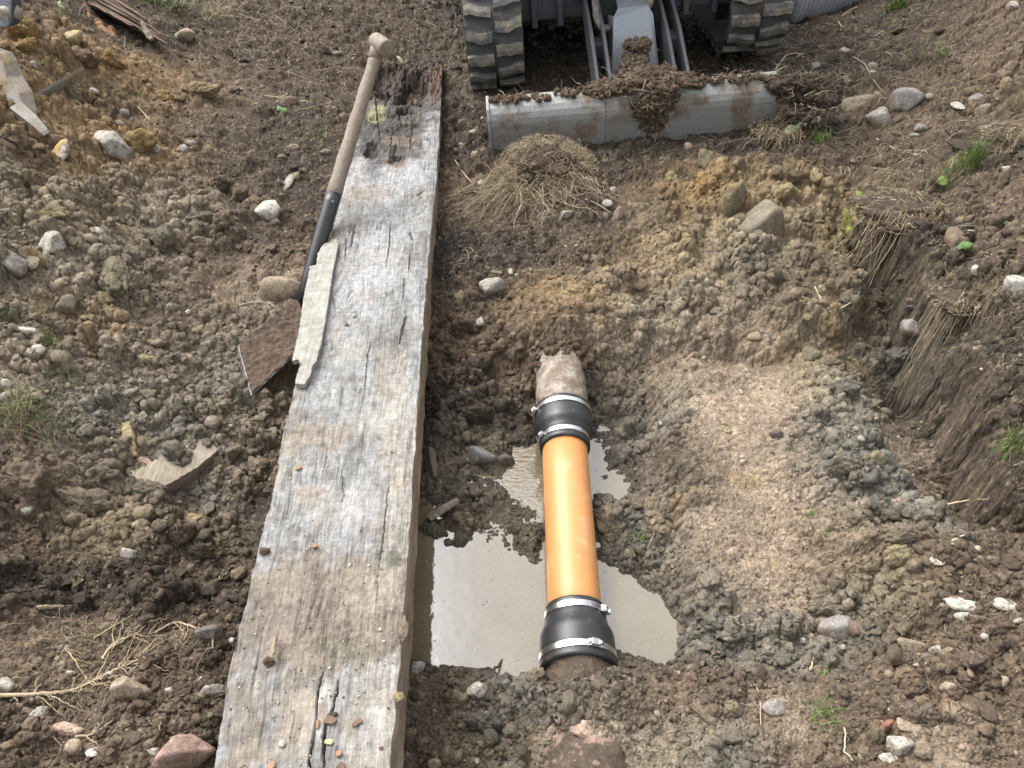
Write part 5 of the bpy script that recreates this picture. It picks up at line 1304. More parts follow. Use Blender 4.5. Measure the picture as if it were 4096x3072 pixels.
def ground_paths(rng, x, y, L, k=9, curl=1.2, lift=.004, kink=.25, ang=None):
    n = len(x); a = rng.uniform(0, 2*np.pi, n) if ang is None else ang; cur = rng.normal(size=n)*curl
    P = np.zeros((n, k, 3)); px_, py_ = x.copy(), y.copy()
    for q in range(k):
        P[:, q, 0] = px_; P[:, q, 1] = py_; a = a+cur/k+rng.normal(size=n)*kink; st = L/(k-1); px_ = px_+np.cos(a)*st; py_ = py_+np.sin(a)*st
    z = terrain(P[..., 0], P[..., 1])
    zs = z.copy()
    for _ in range(2): zs[:, 1:-1] = (zs[:, :-2]+zs[:, 1:-1]*2+zs[:, 2:])/4
    z = np.maximum(zs, z*.5+zs*.5)+lift*(.2+rng.random((n, 1)))*(1+1.2*np.sin(np.linspace(0, np.pi, k))[None]*rng.random((n, 1)))
    P[..., 2] = z; return P
STRAW = np.array([(.30,.235,.15), (.36,.29,.19), (.22,.165,.105), (.42,.36,.25), (.17,.12,.08)])
def straw_cols(rng, n, k=1.0): return STRAW[rng.integers(0, 5, n)]*rng.uniform(.7, 1.15, (n, 1))*k
def near_zone(x, y, z, zones):
    m = np.zeros(len(x)); P = np.stack([x, y, z], -1); zc = depth(P); px = 2048+FP*x/zc; up = y*ST+(z-CAMZ)*CT; py = 1536-FP*up/zc
    for cx_, cy_, rx, ry, k in zones: m = np.maximum(m, k*np.exp(-(((px-cx_)/rx)**2+((py-cy_)/ry)**2)))
    return m
rng = np.random.default_rng(77)
x, y = sample_px(rng, 32000); K = soil_kind(x, y); z = base_z(x, y)
zon = [(1000,60,500,140,1),(1300,250,400,160,.7),(1100,150,300,100,1),(3100,420,180,140,1),(2550,420,250,150,.5),(3500,300,500,250,.8),(3700,560,350,200,1),(3600,850,260,160,.9),(3850,1250,260,300,.9),(3980,1650,150,300,.9),(2150,760,140,170,.9),
       (2800,650,300,80,.5),(400,2600,500,200,.35),(300,80,300,80,.7),(60,1680,150,120,.7),(1900,60,200,120,.4),(3000,230,250,100,.7),(2350,230,100,130,.5),(900,750,300,200,.12),(3400,1300,300,300,.12),(500,2500,700,600,.10),(3500,2700,700,400,.08),(2000,1000,300,300,.15),(3000,1800,500,600,.04)]
m = near_zone(x, y, z, zon); keep = (rng.random(len(x)) < m) & ~on_beam(x, y) & (z > -.13); x, y = x[keep], y[keep]; n = len(x)
L = (.02+.085*rng.random(n)**1.6)*(.6+.25*y)
P = ground_paths(rng, x, y, L, 8, 1.5, .004, .28)
r = (.0004+.0006*rng.random(n)**2)*(.45+.45*y)
o = strands('dead_roots', P, r, r*.5, straw_cols(rng, n), M_STRAW, 3); tag(o, 'matted dead roots and straw over the dark soil', kind='stuff')
# very fine dark rootlets
x, y = sample_px(rng, 26000); z = base_z(x, y); K = soil_kind(x, y)
m = np.maximum(near_zone(x, y, z, zon)*.8, .18*(K[:, 0] < .13)); keep = (rng.random(len(x)) < m) & ~on_beam(x, y) & (z > -.13); x, y = x[keep], y[keep]; n = len(x)
P = ground_paths(rng, x, y, (.012+.03*rng.random(n))*(.6+.25*y), 6, 2.5, .003, .4); r = (.0003+.0004*rng.random(n))*(.45+.4*y)
o = strands('fine_rootlets', P, r, r*.6, straw_cols(rng, n, .75), M_STRAW, 3); tag(o, 'thin brown rootlets tangled in the soil', kind='stuff')

def one_root(pts, r0, r1, colr, label, cat='root', name='root', branches=0, seed=0, lift=.004):
    """a root or stalk whose line was read off the picture, laid on the ground; side roots are part of it"""
    H = hit([p[0] for p in pts], [p[1] for p in pts], lambda a, b: np.maximum(terrain(a, b), zt(b)+.004) if cat == 'twig' else terrain(a, b))
    rng = np.random.default_rng(seed); t = np.linspace(0, 1, len(pts)); tt_ = np.linspace(0, 1, max(14, 5*len(pts)))
    P = np.stack([np.interp(tt_, t, H[:, c]) for c in range(3)], -1)
    for _ in range(2): P[1:-1] = (P[:-2]+P[1:-1]*2+P[2:])/4
    P[:, 2] += lift; P += rng.normal(size=P.shape)*.0006
    PP = [P]; rr = [(r0, r1)]
    for b in range(branches):
        i = rng.integers(1, len(P)-2); d = P[i+1]-P[i]; d /= np.linalg.norm(d); a = rng.choice([-1, 1])*rng.uniform(.3, 1.1)
        L = rng.uniform(.02, .08); q = np.linspace(0, 1, len(P)); dr = np.array([d[0]*math.cos(a)-d[1]*math.sin(a), d[0]*math.sin(a)+d[1]*math.cos(a), 0])
        B = P[i]+q[:, None]*L*dr; B[:, :2] += (rng.normal(size=(len(P), 2))*.0015).cumsum(0)*.6; B[:, 2] = terrain(B[:, 0], B[:, 1])*.5+B[:, 2]*.5+.003; B[0] = P[i]
        PP.append(B); rr.append((r1*.9, r1*.35))
    rr = np.array(rr); o = strands(name, np.array(PP), rr[:, 0], rr[:, 1], np.repeat([colr], len(PP), 0)*rng.uniform(.85, 1.1, (len(PP), 1)), M_STRAW, 6)
    tag(o, label, cat); return o
LR = (.33, .26, .175)
one_root([(0,2788),(150,2782),(280,2770),(360,2738),(450,2690),(520,2660),(600,2620)], .0042, .0016, LR, 'long pale root running in from the lower left edge to the wedge stone', branches=26, seed=1)
one_root([(415,2640),(435,2600),(480,2565),(540,2545),(600,2540),(640,2532)], .003, .0013, LR, 'curved pale root above the big brown wedge stone', branches=12, seed=2)
one_root([(620,2536),(680,2500),(720,2492),(780,2515),(830,2520),(855,2545),(852,2600)], .0024, .0015, LR, 'kinked pale root ending at the dark muddy topped stone', branches=6, seed=3)
one_root([(850,2410),(858,2360),(880,2310),(895,2280)], .0016, .0008, (.40,.33,.22), 'thin pale root rising beside the beam', branches=4, seed=4)
one_root([(262,2595),(300,2640),(330,2690),(365,2735)], .0018, .001, (.34,.27,.15), 'thin dry stalk crossing the bare lower left soil', branches=4, seed=5)
one_root([(375,2560),(440,2520),(490,2490),(535,2462)], .0016, .0008, (.30,.29,.13), 'green tinged straw on the bare lower left soil', branches=0, seed=6)
one_root([(305,2950),(360,2945),(420,2915),(450,2890)], .0024, .0012, LR, 'pale curved root over the round stone with a pale rim', branches=3, seed=7)
one_root([(632,2970),(640,2920),(648,2885)], .002, .001, LR, 'short straight twig near the pale round stone', branches=1, seed=8)
one_root([(535,420),(570,450),(600,485),(655,530)], .0038, .0015, (.44,.36,.24), 'forked pale twig left of the ochre lump', branches=5, seed=9)
one_root([(960,1225),(1010,1212),(1060,1215),(1095,1215)], .0024, .001, (.40,.36,.29), 'pale twig behind the shovel blade', branches=5, seed=10)
one_root([(845,825),(880,845),(930,870),(950,880)], .0022, .0012, (.40,.31,.19), 'pale straw left of the white angular stone', branches=3, seed=11)
one_root([(1060,385),(1150,400),(1205,412)], .0018, .001, (.42,.38,.22), 'dry stalk reaching the small green seedling', branches=1, seed=12)
one_root([(1190,445),(1280,425),(1350,405),(1420,410)], .0018, .0008, LR, 'long thin stalk touching the shovel shaft', branches=2, seed=13)
one_root([(3258,1150),(3275,1190),(3310,1240),(3350,1245),(3410,1210),(3450,1150),(3465,1100)], .0026, .0012, (.44,.37,.24), 'looping pale root on the clay below the grass overhang', branches=3, seed=14)
one_root([(3480,1090),(3470,1040),(3500,960),(3530,890)], .002, .001, (.33,.27,.2), 'long root hanging from the grass overhang', branches=4, seed=15)
one_root([(3070,320),(3110,270),(3140,225),(3190,215),(3215,235)], .004, .0025, (.38,.31,.21), 'thick pale root curling over the blade end', branches=8, seed=16)
one_root([(3370,115),(3350,90),(3385,50),(3430,30)], .0045, .003, (.36,.29,.2), 'curled thick root in front of the corrugated pipe', branches=4, seed=17)
one_root([(3410,232),(3460,260),(3480,310),(3530,370)], .003, .0015, (.36,.3,.2), 'long straw above the large tan rounded stone', branches=1, seed=18)
one_root([(3200,420),(3290,450),(3400,410),(3500,435)], .003, .0015, (.38,.3,.2), 'pale root lying across the large tan rounded stone', branches=2, seed=19)
one_root([(3505,560),(3560,590),(3610,615)], .0028, .0012, (.42,.33,.21), 'straight dry stalk on the right bank', branches=0, seed=20)
one_root([(2985,2700),(3030,2760),(3040,2830),(3040,2900),(3042,2945)], .0016, .001, (.36,.29,.2), 'long wavy root on the lower right clay', branches=1, seed=21)
one_root([(3375,2910),(3380,2960),(3370,3010),(3410,3045)], .0016, .001, (.44,.38,.28), 'pale crooked root near the bottom right', branches=1, seed=22)
one_root([(3240,2685),(3255,2630),(3240,2560)], .002, .001, (.44,.36,.24), 'upright straw below the tiny white pebble', branches=1, seed=23)
one_root([(3770,2025),(3870,2005),(3960,2000)], .0026, .001, (.40,.33,.22), 'straight dry stem at the foot of the right bank', branches=1, seed=24)
one_root([(3805,2170),(3850,2145),(3900,2148)], .0024, .0012, (.46,.4,.28), 'pale curved stem on the right slope', branches=0, seed=25)
one_root([(1820,645),(1850,690),(1890,740),(1925,765)], .0022, .0012, (.42,.34,.22), 'thin stalk right of the beam ending at the round white pebble', branches=1, seed=26)
one_root([(1830,775),(1870,762),(1930,780),(1960,750)], .0034, .002, (.28,.2,.13), 'brown twig beside the round white pebble', branches=1, seed=27)
one_root([(2340,800),(2380,815),(2445,855)], .0018, .0009, (.42,.36,.25), 'dry grass stalk right of the root clump', branches=0, seed=28)
one_root([(1990,2690),(2015,2650),(2025,2600),(2038,2560)], .0026, .0016, (.07,.06,.05), 'thin black twig leaning in the puddle', branches=2, seed=29, lift=.02)
one_root([(150,2438),(200,2432),(255,2430)], .0055, .0035, (.30,.235,.155), 'short brown stick on the lower left soil', 'stick', 'stick', seed=30)
one_root([(2610,2095),(2660,2130),(2700,2160)], .0018, .001, (.40,.36,.26), 'dry grass stem on mud right of the pipe', branches=3, seed=31)
one_root([(1105,2560),(1100,2610),(1092,2650)], .0042, .0036, (.27,.215,.155), 'short twig lying on the muddy part of the beam', 'twig', 'twig', seed=32, lift=.012)
one_root([(1280,705),(1300,715),(1340,700)], .0022, .001, (.3,.24,.16), 'bent straw by the shovel shaft', seed=33)

# chips lying on the beam
def lay(o): return o
def chip(px, py, a, b, ang, mat, label, name='wood_chip', cat='wood chip', th=.003):
    c = on_top(px, py, .006); s = float(depth(c))/FP; A = np.array([math.cos(ang), math.sin(ang), .05]); B = np.array([-math.sin(ang), math.cos(ang), 0])
    a *= .8; b *= .8; P = [c+A*u*a*s+B*v*b*s*1.3 for u, v in ((-.5, -.35), (-.2, -.5), (.35, -.42), (.5, -.1), (.45, .4), (0, .5), (-.45, .3))]
    o = slab(name, P, th, mat, seed=int(px+py), step=.003, jag=.0004); tag(o, label, cat); return o
M_CHIPY = m_grain('yellow_chip_wood', (.46, .37, .21), (.34, .25, .14)); M_CHIPO = m_grain('orange_chip_wood', (.34, .20, .11), (.22, .12, .07)); M_BARK = m_grain('brown_bark', (.19, .115, .07), (.08, .05, .035))
chip(1315,2965,44,22,-.2,M_CHIPY,'pale yellow wood chip beside the wide crack of the beam')
chip(1355,3012,30,24,.1,M_CHIPO,'orange square wood chip near the bottom of the beam')
chip(1362,3068,44,40,.6,M_BARK,'brown bark flake at the bottom edge on the beam')
chip(1320,2878,62,34,-.3,M_BARK,'brown bark flake lying over the wide crack')
chip(1428,2890,56,20,.5,M_BARK,'narrow dark bark sliver right of the wide crack')
chip(1270,2895,18,40,.1,M_CHIPO,'small orange sliver inside the wide crack')
chip(1085,3060,40,30,.3,M_CHIPO,'orange brown chip at the bottom left of the beam')
chip(1192,1868,30,22,.2,M_CHIPO,'rust brown chip on the left side of the beam')
chip(1258,2182,26,16,0,M_CHIPO,'light brown chip in the middle of the beam above the dirty patch')
chip(1385,1295,20,12,.3,M_BARK,'dark brown chip below the small pale pebble on the beam')
chip(1290,1185,14,8,.3,M_BARK,'tiny dark chip on the edge of the long splinter')
def on_beam_rock(px, py, wp, hp, cc, label, kd='r', name='pebble', cat='stone'):
    c = on_top(px, py); s = float(depth(c))/FP; rng = np.random.default_rng(int(px)); v0, f0 = ICO[3]
    q = rock_dirs(v0, rng, 9, 12, .75, .04, 2.5) if kd == 'r' else clod_dirs(v0, rng); V = q*np.array([wp*s/2, hp*s/2, min(wp, hp)*s*.4])
    C = np.array(CP[cc])*.75*(1+.15*fbm(q[:, 0]*2, q[:, 1]*2, 3, 3))[:, None]
    o = mesh_np(name, V, f0, M_STONE if kd == 'r' else M_CLOD, cols=C); o.location = (c[0], c[1], c[2]+min(wp, hp)*s*.3); tag(o, label, cat)
on_beam_rock(1130,2978,32,30,'W','white round pebble lying on the beam near the bottom')
on_beam_rock(1417,1267,20,20,'w','small pale pebble lying in the middle of the beam')
on_beam_rock(1525,2995,20,16,'b','small brown pebble right of the orange chip on the beam')
on_beam_rock(1520,2520,18,14,'W','tiny white pebble on the muddy right side of the beam')
on_beam_rock(1400,2262,14,14,'W','tiny white pebble on the beam above the dirty patch')
on_beam_rock(1618,2525,48,120,'t','tan mud lump stuck on the right edge of the beam','c','mud_lump','mud lump')
on_beam_rock(1600,2795,50,46,'y','yellowish mud lump stuck on the right edge near the bottom','c','mud_lump','mud lump')
on_beam_rock(1078,2650,46,40,'b','dark mud crumb at the foot of the short twig on the beam','c','mud_lump','mud lump')
on_beam_rock(1060,2210,46,34,'b','brown mud crumb on the left edge of the beam','c','mud_lump','mud lump')
on_beam_rock(1335,2862,40,26,'b','small brown mud crumb by the bark flake','c','mud_lump','mud lump')
# grit and crumbs on the dirty stretch of the beam
rngb = np.random.default_rng(8); n = 900
gx = []; 
pxs = rngb.uniform(900, 1650, n); pys_ = np.clip(rngb.normal(2520, 330, n), 700, 3072); Pt = on_top(pxs, pys_); k = (Pt[:, 0] > np.interp(Pt[:, 1], BY, BXL)+.006) & (Pt[:, 0] < np.interp(Pt[:, 1], BY, BXR)-.006); Pt = Pt[k]; n = len(Pt)
v0, f0 = ICO[1]; S_ = .0006+.0016*rngb.random(n)**3; V = v0[None]*S_[:, None, None]*rngb.uniform(.6, 1.3, (n, 1, 3))+Pt[:, None]+np.array([0, 0, .001])
C = np.repeat((np.array([(.50,.46,.38), (.2,.15,.1), (.12,.09,.06), (.30,.24,.17)])[rngb.integers(0, 4, n)])[:, None], len(v0), 1).reshape(-1, 3)
o = mesh_np('beam_grit', V.reshape(-1, 3), (f0[None]+np.arange(n)[:, None, None]*len(v0)).reshape(-1, 3), M_STONE, cols=C); tag(o, 'grit and crumbs scattered on the beam', kind='stuff')
# specks floating on the water
n = 500; xw = rngb.uniform(-.33, .45, n); yw = rngb.uniform(.68, 1.45, n); k = (terrain(xw, yw) < WATER-.006); xw, yw = xw[k], yw[k]; n = len(xw)
S_ = .0005+.0018*rngb.random(n)**3; V = v0[None]*S_[:, None, None]*np.array([1.2, 1, .5])+np.stack([xw, yw, np.full(n, WATER+.0003)], -1)[:, None]
C = np.repeat((np.array([(.50,.46,.38), (.2,.15,.1), (.36,.32,.25)])[rngb.integers(0, 3, n)])[:, None], len(v0), 1).reshape(-1, 3)
o = mesh_np('floating_specks', V.reshape(-1, 3), (f0[None]+np.arange(n)[:, None, None]*len(v0)).reshape(-1, 3), M_STONE, cols=C); tag(o, 'specks and bubbles floating on the muddy water', kind='stuff')

# ------------------------------------------------------------------ wooden pieces in the mud
def gpt(px, py, off=0): P = hit([px], [py], terrain)[0]; return np.array([P[0], P[1], P[2]+off])
def plank_piece(a, b, wpx, th, mat, label, name, cat, tilt=0, offa=.02, offb=.02):
    A = Vector(gpt(*a, offa)); B = Vector(gpt(*b, offb)); s = float(depth(np.array(A)))/FP; d = (B-A).normalized(); n_ = Vector((0, 0, 1)); w_ = d.cross(n_).normalized(); n_ = w_.cross(d)
    w_ = (w_*math.cos(tilt)+n_*math.sin(tilt)); h = wpx*s/2
    o = slab(name, [A-w_*h, A+w_*h*.9, A.lerp(B, .6)+w_*h*1.05, B+w_*h*.8, B-w_*h*.5, A.lerp(B, .5)-w_*h], th, mat, seed=7, jag=.001); tag(o, label, cat); return o
plank_piece((590, 1975), (845, 1780), 135, .07, M_PALEWOOD, 'broken wooden board sticking out of the mud left of the beam', 'wooden_board', 'board', -.25, .035, .01)
plank_piece((533, 1840), (522, 1740), 46, .02, m_grain('yellow_broken_wood', (.42, .32, .16), (.22, .16, .09)), 'short broken wooden peg standing above the pink brick stone', 'wooden_peg', 'wooden peg', .1, .012, .045)
plank_piece((1728, 1800), (1750, 1920), 30, .03, M_DARKWOOD, 'dark wet board end beside the beam near the mud', 'wood_offcut', 'wood offcut', .6, .012, .012)
plank_piece((1712, 2085), (1830, 2020), 44, .010, M_PALEWOOD, 'curved bark piece arching over the mud by the beam', 'bark_piece', 'bark', .5, .018, .026)
# rotten log at the top left: dark fibrous planks and the orange splinter
lg = empty('rotten_log', gpt(480, 60)); tag(lg, 'rotten dark brown log with torn fibres in the top left soil', 'log')
lo = lg.location; rngl = np.random.default_rng(4)
n = 150; a0 = np.array([(330+rngl.uniform(0, 90), rngl.uniform(-90, 60)) for _ in range(n)]); 
LP = []
for q in range(n):
    u = rngl.random(); sx_, sy_ = 330+40*u+rngl.uniform(-10, 20), -90+110*u+rngl.uniform(-10, 10); L_ = rngl.uniform(.5, 1.1); ex, ey = sx_+(240+40*u)*L_, sy_+(170-20*u)*L_
    ts = np.linspace(0, 1, 10); pts = atd(sx_+(ex-sx_)*ts, sy_+(ey-sy_)*ts+rngl.normal(size=10)*2.0, np.full(10, 3.55-.25*u+rngl.uniform(-.05, .02))); LP.append(pts-np.array(lo))
lc = np.array([(.07,.048,.036), (.13,.085,.06), (.045,.038,.035), (.19,.13,.09)])[rngl.integers(0, 4, n)]
strands('log_fibres', np.array(LP), rngl.uniform(.006, .016, n), rngl.uniform(.002, .006, n), lc, M_WOODV, 5, parent=lg, flat=.5)
A = [atd(a, b, 3.42) for a, b in ((330, -30), (420, 10), (540, 90), (620, 140), (600, 160), (520, 150), (430, 120), (380, 70))]
slab('log_core', [Vector(p)-lo for p in A], .10, M_DARKWOOD, parent=lg, seed=3, jag=.004, step=.02)
A = [atd(a, b, 3.22) for a, b in ((328, -5), (335, 10), (362, 60), (378, 72), (392, 68), (402, 90), (425, 110), (440, 100), (452, 105), (462, 150), (466, 192), (450, 190), (440, 175), (420, 178), (405, 165), (392, 170), (380, 140), (368, 95), (345, 50))]
o = slab('orange_splinter', [Vector(p) for p in A], .03, m_grain('orange_rotten_wood', (.50, .27, .15), (.26, .13, .075)), seed=5, jag=.004, step=.012); tag(o, 'torn orange brown splinter standing in front of the rotten log', 'wood splinter')
A = [atd(a, b, 3.2) for a, b in ((560, 85), (572, 82), (590, 120), (612, 150), (600, 158), (585, 150), (570, 125))]
o = slab('brown_splinter', [Vector(p) for p in A], .02, M_PALEWOOD, seed=6, jag=.002, step=.012); tag(o, 'small tan splinter right of the torn orange one', 'wood splinter')

# ------------------------------------------------------------------ grass tufts and small plants
def tuft(px, py, wpx, hpx, nb, label, green=.6, seed=0, name='grass_tuft', cat='grass', dry=True, droop=.5, lean=(0, 0), wd=.0016):
    c = gpt(px, py); s = float(depth(c))/FP; rng = np.random.default_rng(seed+500); k = 9
    bx = c[0]+rng.normal(size=nb)*wpx*s*.18; by = c[1]+rng.normal(size=nb)*wpx*s*.14; bz = terrain(bx, by)
    a = rng.uniform(0, 2*np.pi, nb); L = hpx*s*rng.uniform(.5, 1.25, nb)*1.15; sp = wpx*s*.5*rng.uniform(.2, 1.1, nb)
    t = np.linspace(0, 1, k)[None]; dr = rng.uniform(.2, 1, nb)[:, None]*droop
    X_ = bx[:, None]+np.cos(a)[:, None]*sp[:, None]*t**1.4+lean[0]*t*L[:, None]; Y_ = by[:, None]+np.sin(a)[:, None]*sp[:, None]*t**1.4+lean[1]*t*L[:, None]
    Z_ = bz[:, None]+L[:, None]*(t-dr*t**2.2*1.1)
    X_ += .003*rng.normal(size=X_.shape).cumsum(1)*.6; Z_ = np.maximum(Z_, terrain(X_, Y_)+.002)
    isg = rng.random(nb) < green
    c0 = np.where(isg[:, None], np.array([.125, .20, .045])*rng.uniform(.55, 1.25, (nb, 1)), straw_cols(rng, nb, 1.15))
    r = wd*rng.uniform(.5, 1.1, nb)*(.6+.25*c[1])
    r = np.where(isg, r, r*.55)
    o = strands(name, np.stack([X_, Y_, Z_], -1), r, r*.15, c0, M_LEAF, 4, flat=.25); tag(o, label, cat); return o
tuft(3870,675,100,150,110,'bright green grass tuft on the upper right bank',.9,1,wd=.0022)
tuft(3780,720,230,120,130,'pale mixed grass spreading left of the bright green tuft',.25,2,droop=.8)
tuft(3590,40,130,70,80,'green grass tuft at the top edge right of the corrugated pipe',.85,3,wd=.0026)
tuft(3740,230,170,90,16,'few long green blades on the upper right bank',.95,4,droop=.9,wd=.003)
tuft(3650,250,140,80,45,'dry straw tuft left of the long green blades',.05,5)
tuft(4050,450,120,110,120,'golden dry grass at the upper right edge',.03,6,droop=.8)
tuft(3275,570,110,120,26,'narrow green blades hanging beside the pale leaf',.9,7,droop=.9,wd=.002)
tuft(3520,840,180,90,120,'dry grass hanging over the edge of the right bank',.06,8,droop=1.0,lean=(-.3,-.3))
tuft(3640,800,260,110,200,'dry turf mat on the edge of the right bank',.05,9,droop=1.0,lean=(-.2,-.2))
tuft(4030,1790,190,190,70,'green and pale grass at the right edge of the picture',.5,10,droop=.8,wd=.002)
tuft(100,1690,260,170,170,'pale tangled grass at the left edge',.25,11,droop=.9)
tuft(170,1640,200,130,26,'long green blades over the pale tangled grass',.98,12,droop=.8,wd=.0028)
tuft(215,1370,120,110,18,'green blades right of the two white stones',.95,13,wd=.003)
tuft(265,1520,150,70,14,'low green blades below the two white stones',.95,14,droop=1,wd=.0026)
tuft(70,1290,40,90,7,'three thin green blades above the two white stones',.95,15,wd=.0024)
tuft(640,15,240,50,120,'green grass at the top edge right of the log',.7,16,wd=.003)
tuft(850,60,330,70,160,'dry yellow grass at the top edge',.15,17,droop=.9)
tuft(3290,2870,190,100,46,'green grass tuft lying on the lower right clay',.85,18,droop=1,wd=.0017)
tuft(3300,2690,90,40,8,'two pale green blades below the big pale rounded stone',.7,19,droop=1,wd=.0022)
tuft(3240,2060,90,80,8,'pale green blades on the smooth clay shelf',.7,20,droop=1,wd=.0024)
tuft(3290,2150,70,40,9,'green sprig on clods beside the smooth shelf',.8,21,droop=1,wd=.002)
tuft(1260,545,190,50,26,'pale green straw lying against the shovel shaft',.5,22,droop=1,wd=.0024)
tuft(1370,240,90,40,10,'few grass blades behind the shovel grip',.3,23,droop=1)
tuft(2330,610,70,60,28,'yellow straw tuft on top of the root clump',.1,24)
tuft(2020,630,36,50,7,'small green blades at the foot of the dozer blade',.95,25,wd=.0024)
tuft(1880,110,90,60,18,'green and dry blades left of the excavator track',.5,26)
tuft(2515,1760,10,60,1,'single short green blade right of the far coupling',1,27,droop=.1,wd=.0034)
tuft(2570,2155,80,30,12,'small green moss sprig right of the orange pipe',1,28,droop=1,wd=.0026)
tuft(220,60,120,60,30,'dry stalks over the top left heap',.25,29)
tuft(3960,2830,40,30,6,'few short pale blades near the right edge',.4,30)
tuft(3900,1180,230,120,130,'dead roots and straw tangled below the small white rounded stone',.03,31,droop=1)
tuft(1545,300,60,40,0+6,'few pale blades at the rotten end of the beam',.4,32,droop=1)

def leafmesh(pts3, name, colr, parent=None, veins=True):
    colr = np.array(colr)*.7
    """pts3: outline in order, real points; slightly folded about its length"""
    P = np.array(pts3); c = P.mean(0); k = len(P); c2 = c+np.array([0, 0, -.004])
    mid = (P+c2)/2+np.array([0, 0, .001]); V = np.concatenate([P, mid, [c2]]); V = np.concatenate([V, V-np.array([0, 0, .0007])]); m_ = 2*k+1
    i = np.arange(k); j = (i+1) % k
    Fq = np.stack([i, j, j+k, i+k], -1); Ft = np.stack([i+k, j+k, np.full(k, 2*k)], -1)
    rimf = np.stack([i, i+m_, j+m_, j], -1)
    C = np.array(colr)*(1+.2*np.sin(np.arange(2*m_)*2.1))[:, None]
    return mesh_np(name, V, [Fq, Ft, (Fq+m_)[:, ::-1], (Ft+m_)[:, ::-1], rimf], M_LEAF, cols=C, parent=parent, smooth=True)
def leafpx(poly, zoff, name, colr, label=None, cat='leaf', zc=None):
    g0 = gpt(*np.mean(poly, 0), zoff); d = float(depth(g0)) if zc is None else zc
    q = atd([p[0] for p in poly], [p[1] for p in poly], np.full(len(poly), d)+.012*np.sin(np.arange(len(poly))*1.1))
    o = leafmesh(q, name, colr)
    if label: tag(o, label, cat)
    return o
leafpx([(3137,525),(3145,508),(3170,494),(3205,489),(3229,492),(3226,504),(3212,512),(3200,528),(3175,537),(3145,538)], .10, 'fallen_leaf', (.22,.25,.14), 'large pale green toothed leaf on dark soil right of the dozer blade')
leafpx([(3068,522),(3080,530),(3090,540),(3108,552),(3098,560),(3100,575),(3085,578),(3068,572),(3072,555)], .03, 'fallen_leaf', (.40,.37,.28), 'small withered cream leaf left of the large pale green leaf')
for poly, lab in (([(3425,762),(3445,765),(3452,790),(3480,792),(3485,812),(3478,850),(3462,858),(3445,872),(3428,868),(3418,845),(3425,810)], 'bright yellow green torn leaf hanging at the bank edge'), ([(3380,830),(3392,838),(3402,870),(3410,905),(3418,922),(3400,932),(3385,940),(3372,928),(3382,900),(3378,868)], 'narrow yellow green leaf below the bright torn one')):
    leafpx(poly, .05, 'dock_leaf', (.24,.31,.055), lab)
leafpx([(3752,712),(3768,700),(3785,705),(3792,722),(3785,738),(3768,742),(3752,732)], .05, 'round_leaf', (.18,.26,.05), 'round bright green leaf in the dry turf')
leafpx([(3828,985),(3845,968),(3858,962),(3878,966),(3893,975),(3890,992),(3880,1008),(3868,1000),(3862,1006),(3850,992),(3835,1000)], .025, 'lobed_leaf', (.10,.19,.045), 'lobed dark green leaf on the right bank by the purple brown stone')
leafpx([(4018,888),(4028,882),(4034,892),(4030,905),(4022,908)], .03, 'seed_leaf', (.15,.24,.06), 'tiny bright green leaf at the right edge')
leafpx([(1085,445),(1105,435),(1112,420),(1125,430),(1148,432),(1145,452),(1130,462),(1120,450),(1105,448)], .02, 'seedling', (.10,.21,.05), 'small green seedling on dark soil left of the shovel shaft', 'seedling')
leafpx([(1205,402),(1225,398),(1240,408),(1228,418),(1210,418)], .02, 'seedling', (.14,.24,.06), 'tiny green seedling right of the larger one', 'seedling')
leafpx([(3343,345),(3355,320),(3372,302),(3398,300),(3395,318),(3370,330),(3362,352)], .02, 'fallen_leaf', (.14,.22,.06), 'narrow dark green leaf on the upper right soil')
leafpx([(228,10),(240,0),(250,20),(262,36),(250,40),(238,28)], .1, 'fallen_leaf', (.15,.23,.08), 'pale green leaf at the top edge over the left heap')
leafpx([(698,138),(708,128),(716,134),(718,148),(712,154),(702,150)], .03, 'fallen_leaf', (.12,.22,.05), 'green leaf touching the smooth grey brown stone')
leafpx([(3662,875),(3672,850),(3680,862),(3688,880),(3680,892),(3668,900)], .03, 'seedling', (.16,.24,.08), 'small green sprig on the face of the right bank', 'seedling')
leafpx([(2882,1706),(2895,1700),(2912,1710),(2926,1722),(2916,1732),(2900,1726),(2888,1722)], .004, 'fallen_leaf', (.34,.31,.17), 'small dry leaf on the smooth clay shelf')
leafpx([(1583,222),(1600,226),(1625,258),(1650,285),(1642,288),(1615,262)], .16, 'grass_leaf', (.22,.28,.16), 'long narrow green leaf over the rotten beam end')

